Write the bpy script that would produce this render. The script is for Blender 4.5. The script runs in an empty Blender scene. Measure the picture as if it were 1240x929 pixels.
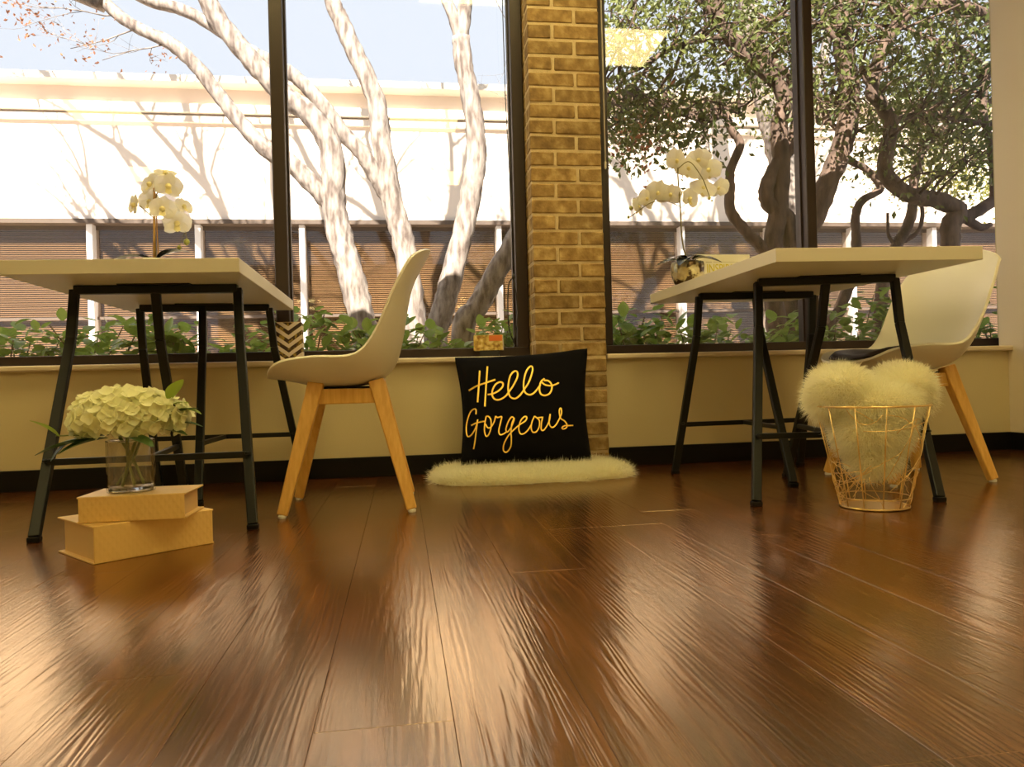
import bpy, bmesh, math, random
import numpy as np
from mathutils import Vector, Matrix, Quaternion, Euler

# ------------------------------------------------------------------ camera, sky, sun, exposure
SC = bpy.context.scene
COL = SC.collection
F = 920.0; CAM_H = 0.37; YAW = math.radians(8.3); ROLL = math.radians(1.5); IW, IH = 1240, 929
_fw = Vector((math.sin(YAW), math.cos(YAW), 0)); _r0 = Vector((math.cos(YAW), -math.sin(YAW), 0)); _u0 = Vector((0, 0, 1))
_rt = _r0 * math.cos(ROLL) - _u0 * math.sin(ROLL); _up = _r0 * math.sin(ROLL) + _u0 * math.cos(ROLL)
CAM_P = Vector((0, 0, CAM_H))
cd = bpy.data.cameras.new('camera'); cam = bpy.data.objects.new('camera', cd); COL.objects.link(cam)
cd.sensor_fit = 'HORIZONTAL'; cd.sensor_width = 36.0; cd.lens = 36.0 * F / IW; cd.clip_start = 0.02
mw = Matrix.Identity(4)
for i in range(3):
    mw[i][0] = _rt[i]; mw[i][1] = _up[i]; mw[i][2] = -_fw[i]; mw[i][3] = CAM_P[i]
cam.matrix_world = mw
SC.camera = cam

world = bpy.data.worlds.new('sky'); SC.world = world; world.use_nodes = True
bg = world.node_tree.nodes['Background']
bg.inputs['Color'].default_value = (0.80, 0.88, 1.0, 1); bg.inputs['Strength'].default_value = 1.2

sd = bpy.data.lights.new('sun', 'SUN'); sd.energy = 21.0; sd.angle = math.radians(0.53); sd.color = (1.0, 0.93, 0.82)
sun = bpy.data.objects.new('sun', sd); COL.objects.link(sun)
sun.rotation_euler = Vector((0.22, 0.78, -0.66)).to_track_quat('-Z', 'Y').to_euler()

LAMP_COL = (1.0, 0.80, 0.33); LAMP_POWER = 13.5

SC.view_settings.view_transform = 'Standard'; SC.view_settings.look = 'None'
SC.view_settings.exposure = 0.0; SC.view_settings.gamma = 1.0; SC.view_settings.use_curve_mapping = False
SC.cycles.max_bounces = 8; SC.cycles.transparent_max_bounces = 16

rnd = random.Random(7)
nrng = np.random.default_rng(5)
V = Vector

def ray(px, py):
    return _fw + _rt * ((px - IW / 2) / F) + _up * ((IH / 2 - py) / F)
def at(px, py, Y):            # point of the place seen at a photograph pixel, at depth Y
    d = ray(px, py); return CAM_P + d * (Y / d.y)

# ------------------------------------------------------------------ materials
MATS = {}
def nodes_of(name):
    m = bpy.data.materials.new(name); m.use_nodes = True; MATS[name] = m
    nt = m.node_tree; return m, nt, nt.nodes['Principled BSDF']
def N(nt, t, **kw):
    n = nt.nodes.new(t)
    for k, v in kw.items():
        if k in n.inputs: n.inputs[k].default_value = v
        else: setattr(n, k, v)
    return n
def ramp(nt, stops):
    n = nt.nodes.new('ShaderNodeValToRGB'); e = n.color_ramp.elements
    while len(e) < len(stops): e.new(0.5)
    for el, (p, c) in zip(e, stops): el.position = p; el.color = (*c, 1)
    return n
def M(name, col, rough=0.5, metal=0.0, col2=None, vscale=8.0, bump=0.0, bscale=60.0, stretch=None, spec=0.5, sheen=0.0, trans=0.0, detail=4.0, coat=0.0):
    m, nt, b = nodes_of(name); L = nt.links
    b.inputs['Base Color'].default_value = (*col, 1); b.inputs['Roughness'].default_value = rough; b.inputs['Metallic'].default_value = metal
    b.inputs['Specular IOR Level'].default_value = spec; b.inputs['Sheen Weight'].default_value = sheen; b.inputs['Coat Weight'].default_value = coat
    tc = N(nt, 'ShaderNodeTexCoord'); src = tc.outputs['Object']
    if stretch:
        mp = N(nt, 'ShaderNodeMapping', Scale=stretch); L.new(src, mp.inputs['Vector']); src = mp.outputs['Vector']
    if col2:
        nz = N(nt, 'ShaderNodeTexNoise', Scale=vscale, Detail=detail); L.new(src, nz.inputs['Vector'])
        rp = ramp(nt, [(0.35, col), (0.65, col2)]); L.new(nz.outputs['Fac'], rp.inputs['Fac']); L.new(rp.outputs['Color'], b.inputs['Base Color'])
    if bump:
        nb = N(nt, 'ShaderNodeTexNoise', Scale=bscale, Detail=5.0); L.new(src, nb.inputs['Vector'])
        bp = N(nt, 'ShaderNodeBump', Strength=bump, Distance=0.004); L.new(nb.outputs['Fac'], bp.inputs['Height']); L.new(bp.outputs['Normal'], b.inputs['Normal'])
    if trans:
        tr = N(nt, 'ShaderNodeBsdfTranslucent'); c2 = col2 or col; tr.inputs['Color'].default_value = (*c2, 1)
        mx = N(nt, 'ShaderNodeMixShader', Fac=trans); out = nt.nodes['Material Output']
        L.new(b.outputs[0], mx.inputs[1]); L.new(tr.outputs[0], mx.inputs[2]); L.new(mx.outputs[0], out.inputs['Surface'])
    return m

M('wall_paint', (0.58, 0.49, 0.29), 0.6, bump=0.12, bscale=180)
M('side_paint', (0.64, 0.56, 0.45), 0.6, bump=0.12, bscale=180)
M('ceiling_white', (0.80, 0.78, 0.72), 0.8, bump=0.2, bscale=90)
M('sill_paint', (0.66, 0.56, 0.42), 0.45)
M('baseboard_black', (0.004, 0.003, 0.003), 0.5, spec=0.2)
M('bronze_frame', (0.028, 0.016, 0.013), 0.42, metal=0.2)
M('mortar', (0.52, 0.40, 0.23), 0.9, col2=(0.60, 0.47, 0.28), vscale=40, bump=0.5, bscale=160)
M('tabletop_white', (0.72, 0.67, 0.56), 0.38)
M('black_metal', (0.008, 0.009, 0.008), 0.4, metal=0.2, spec=0.4)
M('shell_white', (0.74, 0.70, 0.60), 0.34)
M('cushion_dark', (0.035, 0.022, 0.022), 0.55, bump=0.2, bscale=250)
M('beech', (0.64, 0.35, 0.075), 0.42, col2=(0.76, 0.46, 0.12), vscale=6, stretch=(14, 14, 1.2), bump=0.05, bscale=30)
M('clear_foot', (0.75, 0.73, 0.68), 0.2)
M('pillow_black', (0.003, 0.0025, 0.0035), 0.95, bump=0.35, bscale=420, spec=0.15)
M('gold_foil', (0.95, 0.62, 0.10), 0.38, metal=0.55)
M('fur_cream', (0.95, 0.91, 0.70), 0.85, col2=(0.97, 0.95, 0.80), vscale=14, trans=0.5)
M('fur_base', (0.93, 0.88, 0.66), 0.95)
M('wire_gold', (0.85, 0.62, 0.28), 0.28, metal=0.9)
M('page_board', (0.64, 0.44, 0.22), 0.6)
M('leaf_green', (0.03, 0.075, 0.018), 0.4, col2=(0.06, 0.13, 0.03), vscale=20, trans=0.15)
M('leaf_lime', (0.30, 0.42, 0.05), 0.45, trans=0.3)
M('stem_green', (0.16, 0.20, 0.05), 0.5)
M('petal_cream', (0.93, 0.92, 0.58), 0.6, col2=(0.95, 0.95, 0.70), vscale=9, trans=0.42)
M('petal_white', (0.88, 0.85, 0.78), 0.55, col2=(0.92, 0.90, 0.84), vscale=9, trans=0.5)
M('orchid_lip', (0.82, 0.74, 0.40), 0.5)
M('orchid_leaf', (0.012, 0.014, 0.016), 0.22)
M('orchid_stem', (0.19, 0.16, 0.04), 0.5)
M('bamboo', (0.42, 0.22, 0.06), 0.55, col2=(0.55, 0.33, 0.10), vscale=30)
M('bud_green', (0.42, 0.44, 0.12), 0.5)
M('pot_ceramic', (0.82, 0.80, 0.74), 0.3)
M('moss', (0.08, 0.07, 0.03), 0.9, bump=0.8, bscale=120)
M('sign_white', (0.80, 0.77, 0.66), 0.5)
M('sign_yellow', (0.66, 0.56, 0.05), 0.5)
M('sign_grey', (0.42, 0.38, 0.26), 0.5)
M('card_side', (0.62, 0.56, 0.58), 0.5)
M('card_orange', (0.75, 0.20, 0.05), 0.5)
M('cord_black', (0.02, 0.018, 0.018), 0.6)
M('wand_clear', (0.75, 0.70, 0.62), 0.25)
M('stucco', (0.86, 0.74, 0.62), 0.9, bump=0.2, bscale=25)
M('trim_stucco', (0.88, 0.78, 0.66), 0.85)
M('soffit_brown', (0.10, 0.07, 0.05), 0.7)
M('post_white', (0.86, 0.80, 0.74), 0.6)
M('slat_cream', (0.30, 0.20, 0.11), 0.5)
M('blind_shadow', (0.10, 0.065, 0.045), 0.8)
M('concrete', (0.55, 0.49, 0.42), 0.9, bump=0.3, bscale=12)
M('soil', (0.10, 0.065, 0.04), 0.95, col2=(0.20, 0.14, 0.09), vscale=9, bump=0.8, bscale=30)
M('roofing', (0.30, 0.27, 0.24), 0.9)
M('bark_pale', (0.12, 0.09, 0.075), 0.85, col2=(0.40, 0.345, 0.30), vscale=13, stretch=(2.0, 2.0, 0.5), bump=0.8, bscale=28, detail=7)
M('bark_dark', (0.055, 0.035, 0.025), 0.9, col2=(0.17, 0.11, 0.08), vscale=9, stretch=(2, 2, 0.6), bump=0.9, bscale=22, detail=7)
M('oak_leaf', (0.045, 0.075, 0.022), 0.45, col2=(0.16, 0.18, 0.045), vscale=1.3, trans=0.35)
M('oak_leaf_sunny', (0.22, 0.24, 0.05), 0.45, col2=(0.38, 0.38, 0.09), vscale=1.6, trans=0.45)  # sunlit copy of the oak leaf, sunshine put into the colour
M('leaf_russet', (0.30, 0.12, 0.07), 0.6, col2=(0.45, 0.20, 0.10), vscale=4, trans=0.3)
M('hedge_leaf', (0.11, 0.20, 0.03), 0.38, col2=(0.27, 0.38, 0.07), vscale=5, trans=0.45)
M('hedge_stem', (0.17, 0.12, 0.06), 0.8)
M('lamp_frame', (0.80, 0.80, 0.78), 0.4)

def sheet_fresnel(nt, ior):        # same reflection on both faces of a sheet that does not bend the light
    ge = N(nt, 'ShaderNodeNewGeometry'); mr = N(nt, 'ShaderNodeMapRange'); mr.inputs[3].default_value = ior; mr.inputs[4].default_value = 1 / ior
    fr = N(nt, 'ShaderNodeFresnel'); nt.links.new(ge.outputs['Backfacing'], mr.inputs[0]); nt.links.new(mr.outputs[0], fr.inputs['IOR']); return fr
def make_special():
    # floor planks: dark red-brown vinyl with embossed grain running along each plank
    m, nt, b = nodes_of('plank_vinyl'); L = nt.links
    tc = N(nt, 'ShaderNodeTexCoord'); oi = N(nt, 'ShaderNodeObjectInfo')
    mu = N(nt, 'ShaderNodeVectorMath', operation='SCALE'); cb = N(nt, 'ShaderNodeCombineXYZ')
    ml = N(nt, 'ShaderNodeMath', operation='MULTIPLY'); ml.inputs[1].default_value = 37.0; L.new(oi.outputs['Random'], ml.inputs[0])
    for k in range(3): L.new(ml.outputs[0], cb.inputs[k])
    ad = N(nt, 'ShaderNodeVectorMath', operation='ADD'); L.new(tc.outputs['Object'], ad.inputs[0]); L.new(cb.outputs[0], ad.inputs[1])
    mp = N(nt, 'ShaderNodeMapping', Scale=(1.0, 0.07, 1.0)); L.new(ad.outputs[0], mp.inputs['Vector'])
    nc = N(nt, 'ShaderNodeTexNoise', Scale=9.0, Detail=3.0); L.new(mp.outputs[0], nc.inputs['Vector'])
    sx = N(nt, 'ShaderNodeSeparateXYZ'); L.new(mp.outputs[0], sx.inputs[0])
    m1 = N(nt, 'ShaderNodeMath', operation='MULTIPLY'); L.new(nc.outputs['Fac'], m1.inputs[0]); m1.inputs[1].default_value = 105.0
    m2 = N(nt, 'ShaderNodeMath', operation='MULTIPLY_ADD'); L.new(sx.outputs['X'], m2.inputs[0]); m2.inputs[1].default_value = 420.0; L.new(m1.outputs[0], m2.inputs[2])
    m3 = N(nt, 'ShaderNodeMath', operation='SINE'); L.new(m2.outputs[0], m3.inputs[0])
    wv = N(nt, 'ShaderNodeMapRange'); wv.inputs[1].default_value = -1.0; L.new(m3.outputs[0], wv.inputs[0])
    nz = N(nt, 'ShaderNodeTexNoise', Scale=170.0, Detail=3.0); L.new(mp.outputs[0], nz.inputs['Vector'])
    mp2 = N(nt, 'ShaderNodeMapping', Scale=(1.0, 0.22, 1.0)); L.new(ad.outputs[0], mp2.inputs['Vector'])
    nl = N(nt, 'ShaderNodeTexNoise', Scale=16.0, Detail=5.0); L.new(mp2.outputs[0], nl.inputs['Vector'])
    mix = N(nt, 'ShaderNodeMath', operation='MULTIPLY_ADD'); L.new(wv.outputs[0], mix.inputs[0]); mix.inputs[1].default_value = 0.30; L.new(nl.outputs['Fac'], mix.inputs[2])
    rp = ramp(nt, [(0.30, (0.010, 0.0025, 0.0006)), (0.55, (0.042, 0.010, 0.002)), (0.85, (0.105, 0.030, 0.006))]); L.new(mix.outputs[0], rp.inputs['Fac'])
    hs = N(nt, 'ShaderNodeHueSaturation'); L.new(rp.outputs['Color'], hs.inputs['Color'])
    mr = N(nt, 'ShaderNodeMapRange'); mr.inputs[3].default_value = 0.75; mr.inputs[4].default_value = 1.25; L.new(oi.outputs['Random'], mr.inputs[0]); L.new(mr.outputs[0], hs.inputs['Value'])
    L.new(hs.outputs['Color'], b.inputs['Base Color'])
    am = N(nt, 'ShaderNodeMapRange'); am.inputs[1].default_value = 0.42; am.inputs[2].default_value = 0.62; am.inputs[3].default_value = 0.25; am.inputs[4].default_value = 0.85; L.new(nl.outputs['Fac'], am.inputs[0])
    wa = N(nt, 'ShaderNodeMath', operation='MULTIPLY'); L.new(wv.outputs[0], wa.inputs[0]); L.new(am.outputs[0], wa.inputs[1])
    hm = N(nt, 'ShaderNodeMath', operation='MULTIPLY_ADD'); L.new(nz.outputs['Fac'], hm.inputs[0]); hm.inputs[1].default_value = 1.1; L.new(wa.outputs[0], hm.inputs[2])
    bp = N(nt, 'ShaderNodeBump', Strength=0.28, Distance=0.0010); L.new(hm.outputs[0], bp.inputs['Height']); L.new(bp.outputs['Normal'], b.inputs['Normal'])
    b.inputs['Roughness'].default_value = 0.20; b.inputs['IOR'].default_value = 4.0; b.inputs['Specular Tint'].default_value = (1.0, 0.79, 0.53, 1)
    # bricks: mottled, each one a little different
    m, nt, b = nodes_of('brick_clay'); L = nt.links
    tc = N(nt, 'ShaderNodeTexCoord'); oi = N(nt, 'ShaderNodeObjectInfo')
    cb = N(nt, 'ShaderNodeCombineXYZ'); ml = N(nt, 'ShaderNodeMath', operation='MULTIPLY'); ml.inputs[1].default_value = 29.0; L.new(oi.outputs['Random'], ml.inputs[0])
    for k in range(3): L.new(ml.outputs[0], cb.inputs[k])
    ad = N(nt, 'ShaderNodeVectorMath', operation='ADD'); L.new(tc.outputs['Object'], ad.inputs[0]); L.new(cb.outputs[0], ad.inputs[1])
    nz = N(nt, 'ShaderNodeTexNoise', Scale=22.0, Detail=6.0); L.new(ad.outputs[0], nz.inputs['Vector'])
    rp = ramp(nt, [(0.32, (0.19, 0.11, 0.036)), (0.52, (0.31, 0.195, 0.068)), (0.74, (0.50, 0.36, 0.16))]); L.new(nz.outputs['Fac'], rp.inputs['Fac'])
    hs = N(nt, 'ShaderNodeHueSaturation'); L.new(rp.outputs['Color'], hs.inputs['Color'])
    mr = N(nt, 'ShaderNodeMapRange'); mr.inputs[3].default_value = 0.85; mr.inputs[4].default_value = 1.2; L.new(oi.outputs['Random'], mr.inputs[0]); L.new(mr.outputs[0], hs.inputs['Value'])
    L.new(hs.outputs['Color'], b.inputs['Base Color']); b.inputs['Roughness'].default_value = 0.85
    nb = N(nt, 'ShaderNodeTexNoise', Scale=90.0, Detail=6.0); L.new(ad.outputs[0], nb.inputs['Vector'])
    bp = N(nt, 'ShaderNodeBump', Strength=0.6, Distance=0.004); L.new(nb.outputs['Fac'], bp.inputs['Height']); L.new(bp.outputs['Normal'], b.inputs['Normal'])
    # window glass: clear sheet with a Fresnel reflection
    m, nt, b = nodes_of('window_glass'); L = nt.links; nt.nodes.remove(b)
    fr = sheet_fresnel(nt, 1.5); tr = N(nt, 'ShaderNodeBsdfTransparent', Color=(0.97, 0.96, 0.95, 1)); gl = N(nt, 'ShaderNodeBsdfGlossy', Roughness=0.01)
    mx = N(nt, 'ShaderNodeMixShader'); L.new(fr.outputs[0], mx.inputs[0]); L.new(tr.outputs[0], mx.inputs[1]); L.new(gl.outputs[0], mx.inputs[2])
    L.new(mx.outputs[0], nt.nodes['Material Output'].inputs['Surface'])
    m, nt, b = nodes_of('clear_sheet'); L = nt.links; nt.nodes.remove(b)
    fr = sheet_fresnel(nt, 1.8); tr = N(nt, 'ShaderNodeBsdfTransparent', Color=(0.95, 0.94, 0.91, 1)); gl = N(nt, 'ShaderNodeBsdfGlossy', Roughness=0.02)
    mx = N(nt, 'ShaderNodeMixShader'); L.new(fr.outputs[0], mx.inputs[0]); L.new(tr.outputs[0], mx.inputs[1]); L.new(gl.outputs[0], mx.inputs[2])
    L.new(mx.outputs[0], nt.nodes['Material Output'].inputs['Surface'])
    # thick clear glass
    m, nt, b = nodes_of('vase_glass'); b.inputs['Transmission Weight'].default_value = 1.0; b.inputs['Roughness'].default_value = 0.0; b.inputs['IOR'].default_value = 1.45
    # lamp diffuser
    m, nt, b = nodes_of('lamp_diffuser'); b.inputs['Emission Color'].default_value = (*LAMP_COL, 1); b.inputs['Emission Strength'].default_value = LAMP_POWER
    # gold embossed paper with a diamond pattern
    m, nt, b = nodes_of('gold_paper'); L = nt.links
    b.inputs['Base Color'].default_value = (0.80, 0.55, 0.20, 1); b.inputs['Metallic'].default_value = 0.35; b.inputs['Roughness'].default_value = 0.42
    tc = N(nt, 'ShaderNodeTexCoord'); hs_ = []
    for a in (0.6, -0.6):
        mp = N(nt, 'ShaderNodeMapping', Rotation=(0, a, 0)); L.new(tc.outputs['Object'], mp.inputs['Vector'])
        wv = N(nt, 'ShaderNodeTexWave', Scale=22.0); wv.bands_direction = 'X'; L.new(mp.outputs[0], wv.inputs['Vector']); hs_.append(wv)
    mm = N(nt, 'ShaderNodeMath', operation='MAXIMUM'); L.new(hs_[0].outputs['Fac'], mm.inputs[0]); L.new(hs_[1].outputs['Fac'], mm.inputs[1])
    bp = N(nt, 'ShaderNodeBump', Strength=0.35, Distance=0.002); L.new(mm.outputs[0], bp.inputs['Height']); L.new(bp.outputs['Normal'], b.inputs['Normal'])
    # printed chevrons with gold flecks
    m, nt, b = nodes_of('chevron_print'); L = nt.links
    tc = N(nt, 'ShaderNodeTexCoord'); sp = N(nt, 'ShaderNodeSeparateXYZ'); L.new(tc.outputs['Object'], sp.inputs[0])
    ab = N(nt, 'ShaderNodeMath', operation='ABSOLUTE'); L.new(sp.outputs['X'], ab.inputs[0])
    ma = N(nt, 'ShaderNodeMath', operation='MULTIPLY_ADD'); L.new(ab.outputs[0], ma.inputs[0]); ma.inputs[1].default_value = -0.72; L.new(sp.outputs['Z'], ma.inputs[2])
    dv = N(nt, 'ShaderNodeMath', operation='MULTIPLY'); L.new(ma.outputs[0], dv.inputs[0]); dv.inputs[1].default_value = 1 / 0.036
    fr = N(nt, 'ShaderNodeMath', operation='FRACT'); ao = N(nt, 'ShaderNodeMath', operation='ADD'); L.new(dv.outputs[0], ao.inputs[0]); ao.inputs[1].default_value = 10.1; L.new(ao.outputs[0], fr.inputs[0])
    gt = N(nt, 'ShaderNodeMath', operation='GREATER_THAN'); L.new(fr.outputs[0], gt.inputs[0]); gt.inputs[1].default_value = 0.5
    nz = N(nt, 'ShaderNodeTexNoise', Scale=60.0, Detail=3.0); L.new(tc.outputs['Object'], nz.inputs['Vector'])
    rp = ramp(nt, [(0.5, (0.05, 0.022, 0.015)), (0.62, (0.40, 0.27, 0.05))]); L.new(nz.outputs['Fac'], rp.inputs['Fac'])
    mc = N(nt, 'ShaderNodeMix'); mc.data_type = 'RGBA'; L.new(gt.outputs[0], mc.inputs['Factor']); L.new(rp.outputs['Color'], mc.inputs[6]); mc.inputs[7].default_value = (0.80, 0.70, 0.60, 1)
    L.new(mc.outputs[2], b.inputs['Base Color']); b.inputs['Roughness'].default_value = 0.45
    # small printed card
    m, nt, b = nodes_of('card_print'); L = nt.links
    tc = N(nt, 'ShaderNodeTexCoord'); nz = N(nt, 'ShaderNodeTexNoise', Scale=55.0, Detail=3.0); L.new(tc.outputs['Object'], nz.inputs['Vector'])
    rp = ramp(nt, [(0.35, (0.30, 0.14, 0.03)), (0.5, (0.62, 0.44, 0.10)), (0.66, (0.80, 0.66, 0.32))]); L.new(nz.outputs['Fac'], rp.inputs['Fac']); L.new(rp.outputs['Color'], b.inputs['Base Color'])
    # hammered mercury-glass pot
    m, nt, b = nodes_of('mercury_glass'); L = nt.links
    tc = N(nt, 'ShaderNodeTexCoord'); vo = N(nt, 'ShaderNodeTexVoronoi', Scale=55.0); L.new(tc.outputs['Object'], vo.inputs['Vector'])
    nz = N(nt, 'ShaderNodeTexNoise', Scale=30.0, Detail=4.0); L.new(tc.outputs['Object'], nz.inputs['Vector'])
    rp = ramp(nt, [(0.42, (0.10, 0.06, 0.03)), (0.5, (0.80, 0.72, 0.45)), (0.7, (0.90, 0.86, 0.70))]); L.new(nz.outputs['Fac'], rp.inputs['Fac']); L.new(rp.outputs['Color'], b.inputs['Base Color'])
    b.inputs['Metallic'].default_value = 0.75; b.inputs['Roughness'].default_value = 0.3
    bp = N(nt, 'ShaderNodeBump', Strength=0.8, Distance=0.004); L.new(vo.outputs['Distance'], bp.inputs['Height']); L.new(bp.outputs['Normal'], b.inputs['Normal'])
    # reflecting glass in the building opposite
    m, nt, b = nodes_of('far_glass'); L = nt.links; nt.nodes.remove(b)
    fr = sheet_fresnel(nt, 1.55); tr = N(nt, 'ShaderNodeBsdfTransparent', Color=(0.92, 0.88, 0.84, 1)); gl = N(nt, 'ShaderNodeBsdfGlossy', Roughness=0.03)
    mx = N(nt, 'ShaderNodeMixShader'); L.new(fr.outputs[0], mx.inputs[0]); L.new(tr.outputs[0], mx.inputs[1]); L.new(gl.outputs[0], mx.inputs[2])
    L.new(mx.outputs[0], nt.nodes['Material Output'].inputs['Surface'])
make_special()

# ------------------------------------------------------------------ building blocks
def origin_of(o):
    p = V((0, 0, 0))
    while o is not None: p += o.location; o = o.parent
    return p
def catmull(pts, n=6):
    P = [V(p) for p in pts]
    if len(P) < 3: return P
    Q = [P[0] * 2 - P[1]] + P + [P[-1] * 2 - P[-2]]; out = []
    for i in range(1, len(Q) - 2):
        a, b, c, d = Q[i - 1], Q[i], Q[i + 1], Q[i + 2]
        for k in range(n):
            t = k / n
            out.append(0.5 * ((2 * b) + (c - a) * t + (2 * a - 5 * b + 4 * c - d) * t * t + (3 * b - a - 3 * c + d) * t ** 3))
    out.append(P[-1]); return out
def lerp_list(vals, n):
    if not isinstance(vals, (list, tuple)): return [vals] * n
    out = []
    for i in range(n):
        f = i / max(1, n - 1) * (len(vals) - 1); k = min(int(f), len(vals) - 2) if len(vals) > 1 else 0
        out.append(vals[k] + (vals[min(k + 1, len(vals) - 1)] - vals[k]) * (f - k))
    return out

class MB:
    def __init__(s): s.v = []; s.f = []
    def add(s, vs, fs):
        o = len(s.v); s.v += [tuple(p) for p in vs]; s.f += [tuple(i + o for i in f) for f in fs]; return s
    def box(s, x0, x1, y0, y1, z0, z1):
        return s.add([(x0, y0, z0), (x1, y0, z0), (x1, y1, z0), (x0, y1, z0), (x0, y0, z1), (x1, y0, z1), (x1, y1, z1), (x0, y1, z1)],
                     [(0, 3, 2, 1), (4, 5, 6, 7), (0, 1, 5, 4), (1, 2, 6, 5), (2, 3, 7, 6), (3, 0, 4, 7)])
    def bar(s, a, b, w, d, w2=None, d2=None, side=V((1, 0, 0))):      # rectangular bar from a to b; w along side, d across
        a, b = V(a), V(b); t = (b - a).normalized(); n = t.cross(side).normalized(); q = n.cross(t).normalized()
        w2 = w if w2 is None else w2; d2 = d if d2 is None else d2; vs = []
        for p, ww, dd in ((a, w, d), (b, w2, d2)):
            for i, j in ((-1, -1), (1, -1), (1, 1), (-1, 1)): vs.append(p + q * (i * ww / 2) + n * (j * dd / 2))
        return s.add(vs, [(0, 3, 2, 1), (4, 5, 6, 7), (0, 1, 5, 4), (1, 2, 6, 5), (2, 3, 7, 6), (3, 0, 4, 7)])
    def tube(s, pts, rad, n=8, jit=0.0, closed=False, caps=True):
        pts = [V(p) for p in pts]; m = len(pts); R = lerp_list(rad, m); vs = []; ref = None
        for i, p in enumerate(pts):
            if closed: t = (pts[(i + 1) % m] - pts[i - 1]).normalized()
            else: t = (pts[min(i + 1, m - 1)] - pts[max(i - 1, 0)])
            t = t.normalized() if t.length > 1e-9 else V((0, 0, 1))
            if ref is None: ref = V((0, 0, 1)) if abs(t.z) < 0.9 else V((1, 0, 0))
            ref = (ref - t * ref.dot(t)); ref = ref.normalized() if ref.length > 1e-6 else t.orthogonal().normalized(); b = t.cross(ref)
            for k in range(n):
                a = 2 * math.pi * k / n; r = R[i] * (1 + (rnd.uniform(-jit, jit) if jit else 0))
                vs.append(p + (ref * math.cos(a) + b * math.sin(a)) * r)
        fs = []
        for i in range(m if closed else m - 1):
            for k in range(n):
                j = (i + 1) % m; fs.append((i * n + k, i * n + (k + 1) % n, j * n + (k + 1) % n, j * n + k))
        if caps and not closed: fs += [tuple(range(n - 1, -1, -1)), tuple((m - 1) * n + k for k in range(n))]
        return s.add(vs, fs)
    def lathe(s, prof, c=(0, 0, 0), n=32, closed=False):
        vs = []; fs = []; m = len(prof)
        for r, z in prof:
            for k in range(n):
                a = 2 * math.pi * k / n; vs.append((c[0] + r * math.cos(a), c[1] + r * math.sin(a), c[2] + z))
        for i in range(m if closed else m - 1):
            for k in range(n):
                j = (i + 1) % m; fs.append((i * n + k, i * n + (k + 1) % n, j * n + (k + 1) % n, j * n + k))
        if not closed: fs += [tuple(range(n - 1, -1, -1)), tuple((m - 1) * n + k for k in range(n))]
        return s.add(vs, fs)
    def grid(s, rows, thick=None):            # rows of points -> sheet
        m, n = len(rows), len(rows[0]); vs = [p for r in rows for p in r]
        fs = [(i * n + j, i * n + j + 1, (i + 1) * n + j + 1, (i + 1) * n + j) for i in range(m - 1) for j in range(n - 1)]
        return s.add(vs, fs)
    def mesh(s, name, mat, smooth=False, bevel=0.0, off=V((0, 0, 0)), fix=True, segs=2):
        me = bpy.data.meshes.new(name); me.from_pydata([V(p) - off for p in s.v], [], s.f)
        if fix or bevel:
            bm = bmesh.new(); bm.from_mesh(me)
            if bevel: bmesh.ops.bevel(bm, geom=bm.edges[:], offset=bevel, segments=segs, affect='EDGES', profile=0.5)
            if fix: bmesh.ops.recalc_face_normals(bm, faces=bm.faces)
            bm.to_mesh(me); bm.free()
        me.materials.append(MATS[mat])
        if smooth: me.polygons.foreach_set('use_smooth', [True] * len(me.polygons))
        me.update(); return me
    def build(s, name, mat, parent=None, smooth=False, bevel=0.0, world=True, fix=True, loc=None, segs=2):
        off = origin_of(parent) if (parent is not None and world) else V((0, 0, 0))
        if loc is not None: off = off + (V(loc) - off) if world else V((0, 0, 0))
        me = s.mesh(name, mat, smooth, bevel, off, fix, segs); o = bpy.data.objects.new(name, me); COL.objects.link(o)
        if parent is not None: o.parent = parent
        if loc is not None: o.location = V(loc) - (origin_of(parent) if parent is not None else V((0, 0, 0)))
        return o

def raw(name, vs, fs, mat, parent=None, smooth=False):
    me = bpy.data.meshes.new(name); off = origin_of(parent) if parent is not None else V((0, 0, 0))
    vs = np.asarray(vs, dtype=float) - np.array(off); me.from_pydata(vs.tolist(), [], [tuple(f) for f in fs]); me.materials.append(MATS[mat])
    if smooth: me.polygons.foreach_set('use_smooth', [True] * len(me.polygons))
    me.update(); o = bpy.data.objects.new(name, me); COL.objects.link(o)
    if parent is not None: o.parent = parent
    return o
def tag(o, label, cat, group=None, kind=None):
    o['label'] = label; o['category'] = cat
    if group: o['group'] = group
    if kind: o['kind'] = kind
    return o
def thing(name, label, cat, loc=(0, 0, 0), group=None, rz=0.0):
    o = bpy.data.objects.new(name, None); COL.objects.link(o); o.location = loc; o.rotation_euler = (0, 0, rz); o.empty_display_size = 0.1
    return tag(o, label, cat, group)
def struct(o, label, cat): return tag(o, label, cat, kind='structure')
def inst(name, me, parent, loc=(0, 0, 0), rot=None, scale=1.0):
    o = bpy.data.objects.new(name, me); COL.objects.link(o); o.parent = parent; o.location = loc
    if rot is not None: o.rotation_euler = rot
    o.scale = (scale,) * 3 if not isinstance(scale, (tuple, list)) else scale
    return o
def copy_tree(o, parent=None):
    c = o.copy(); COL.objects.link(c); c.parent = parent
    for ch in list(o.children): copy_tree(ch, c)
    return c

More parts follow.
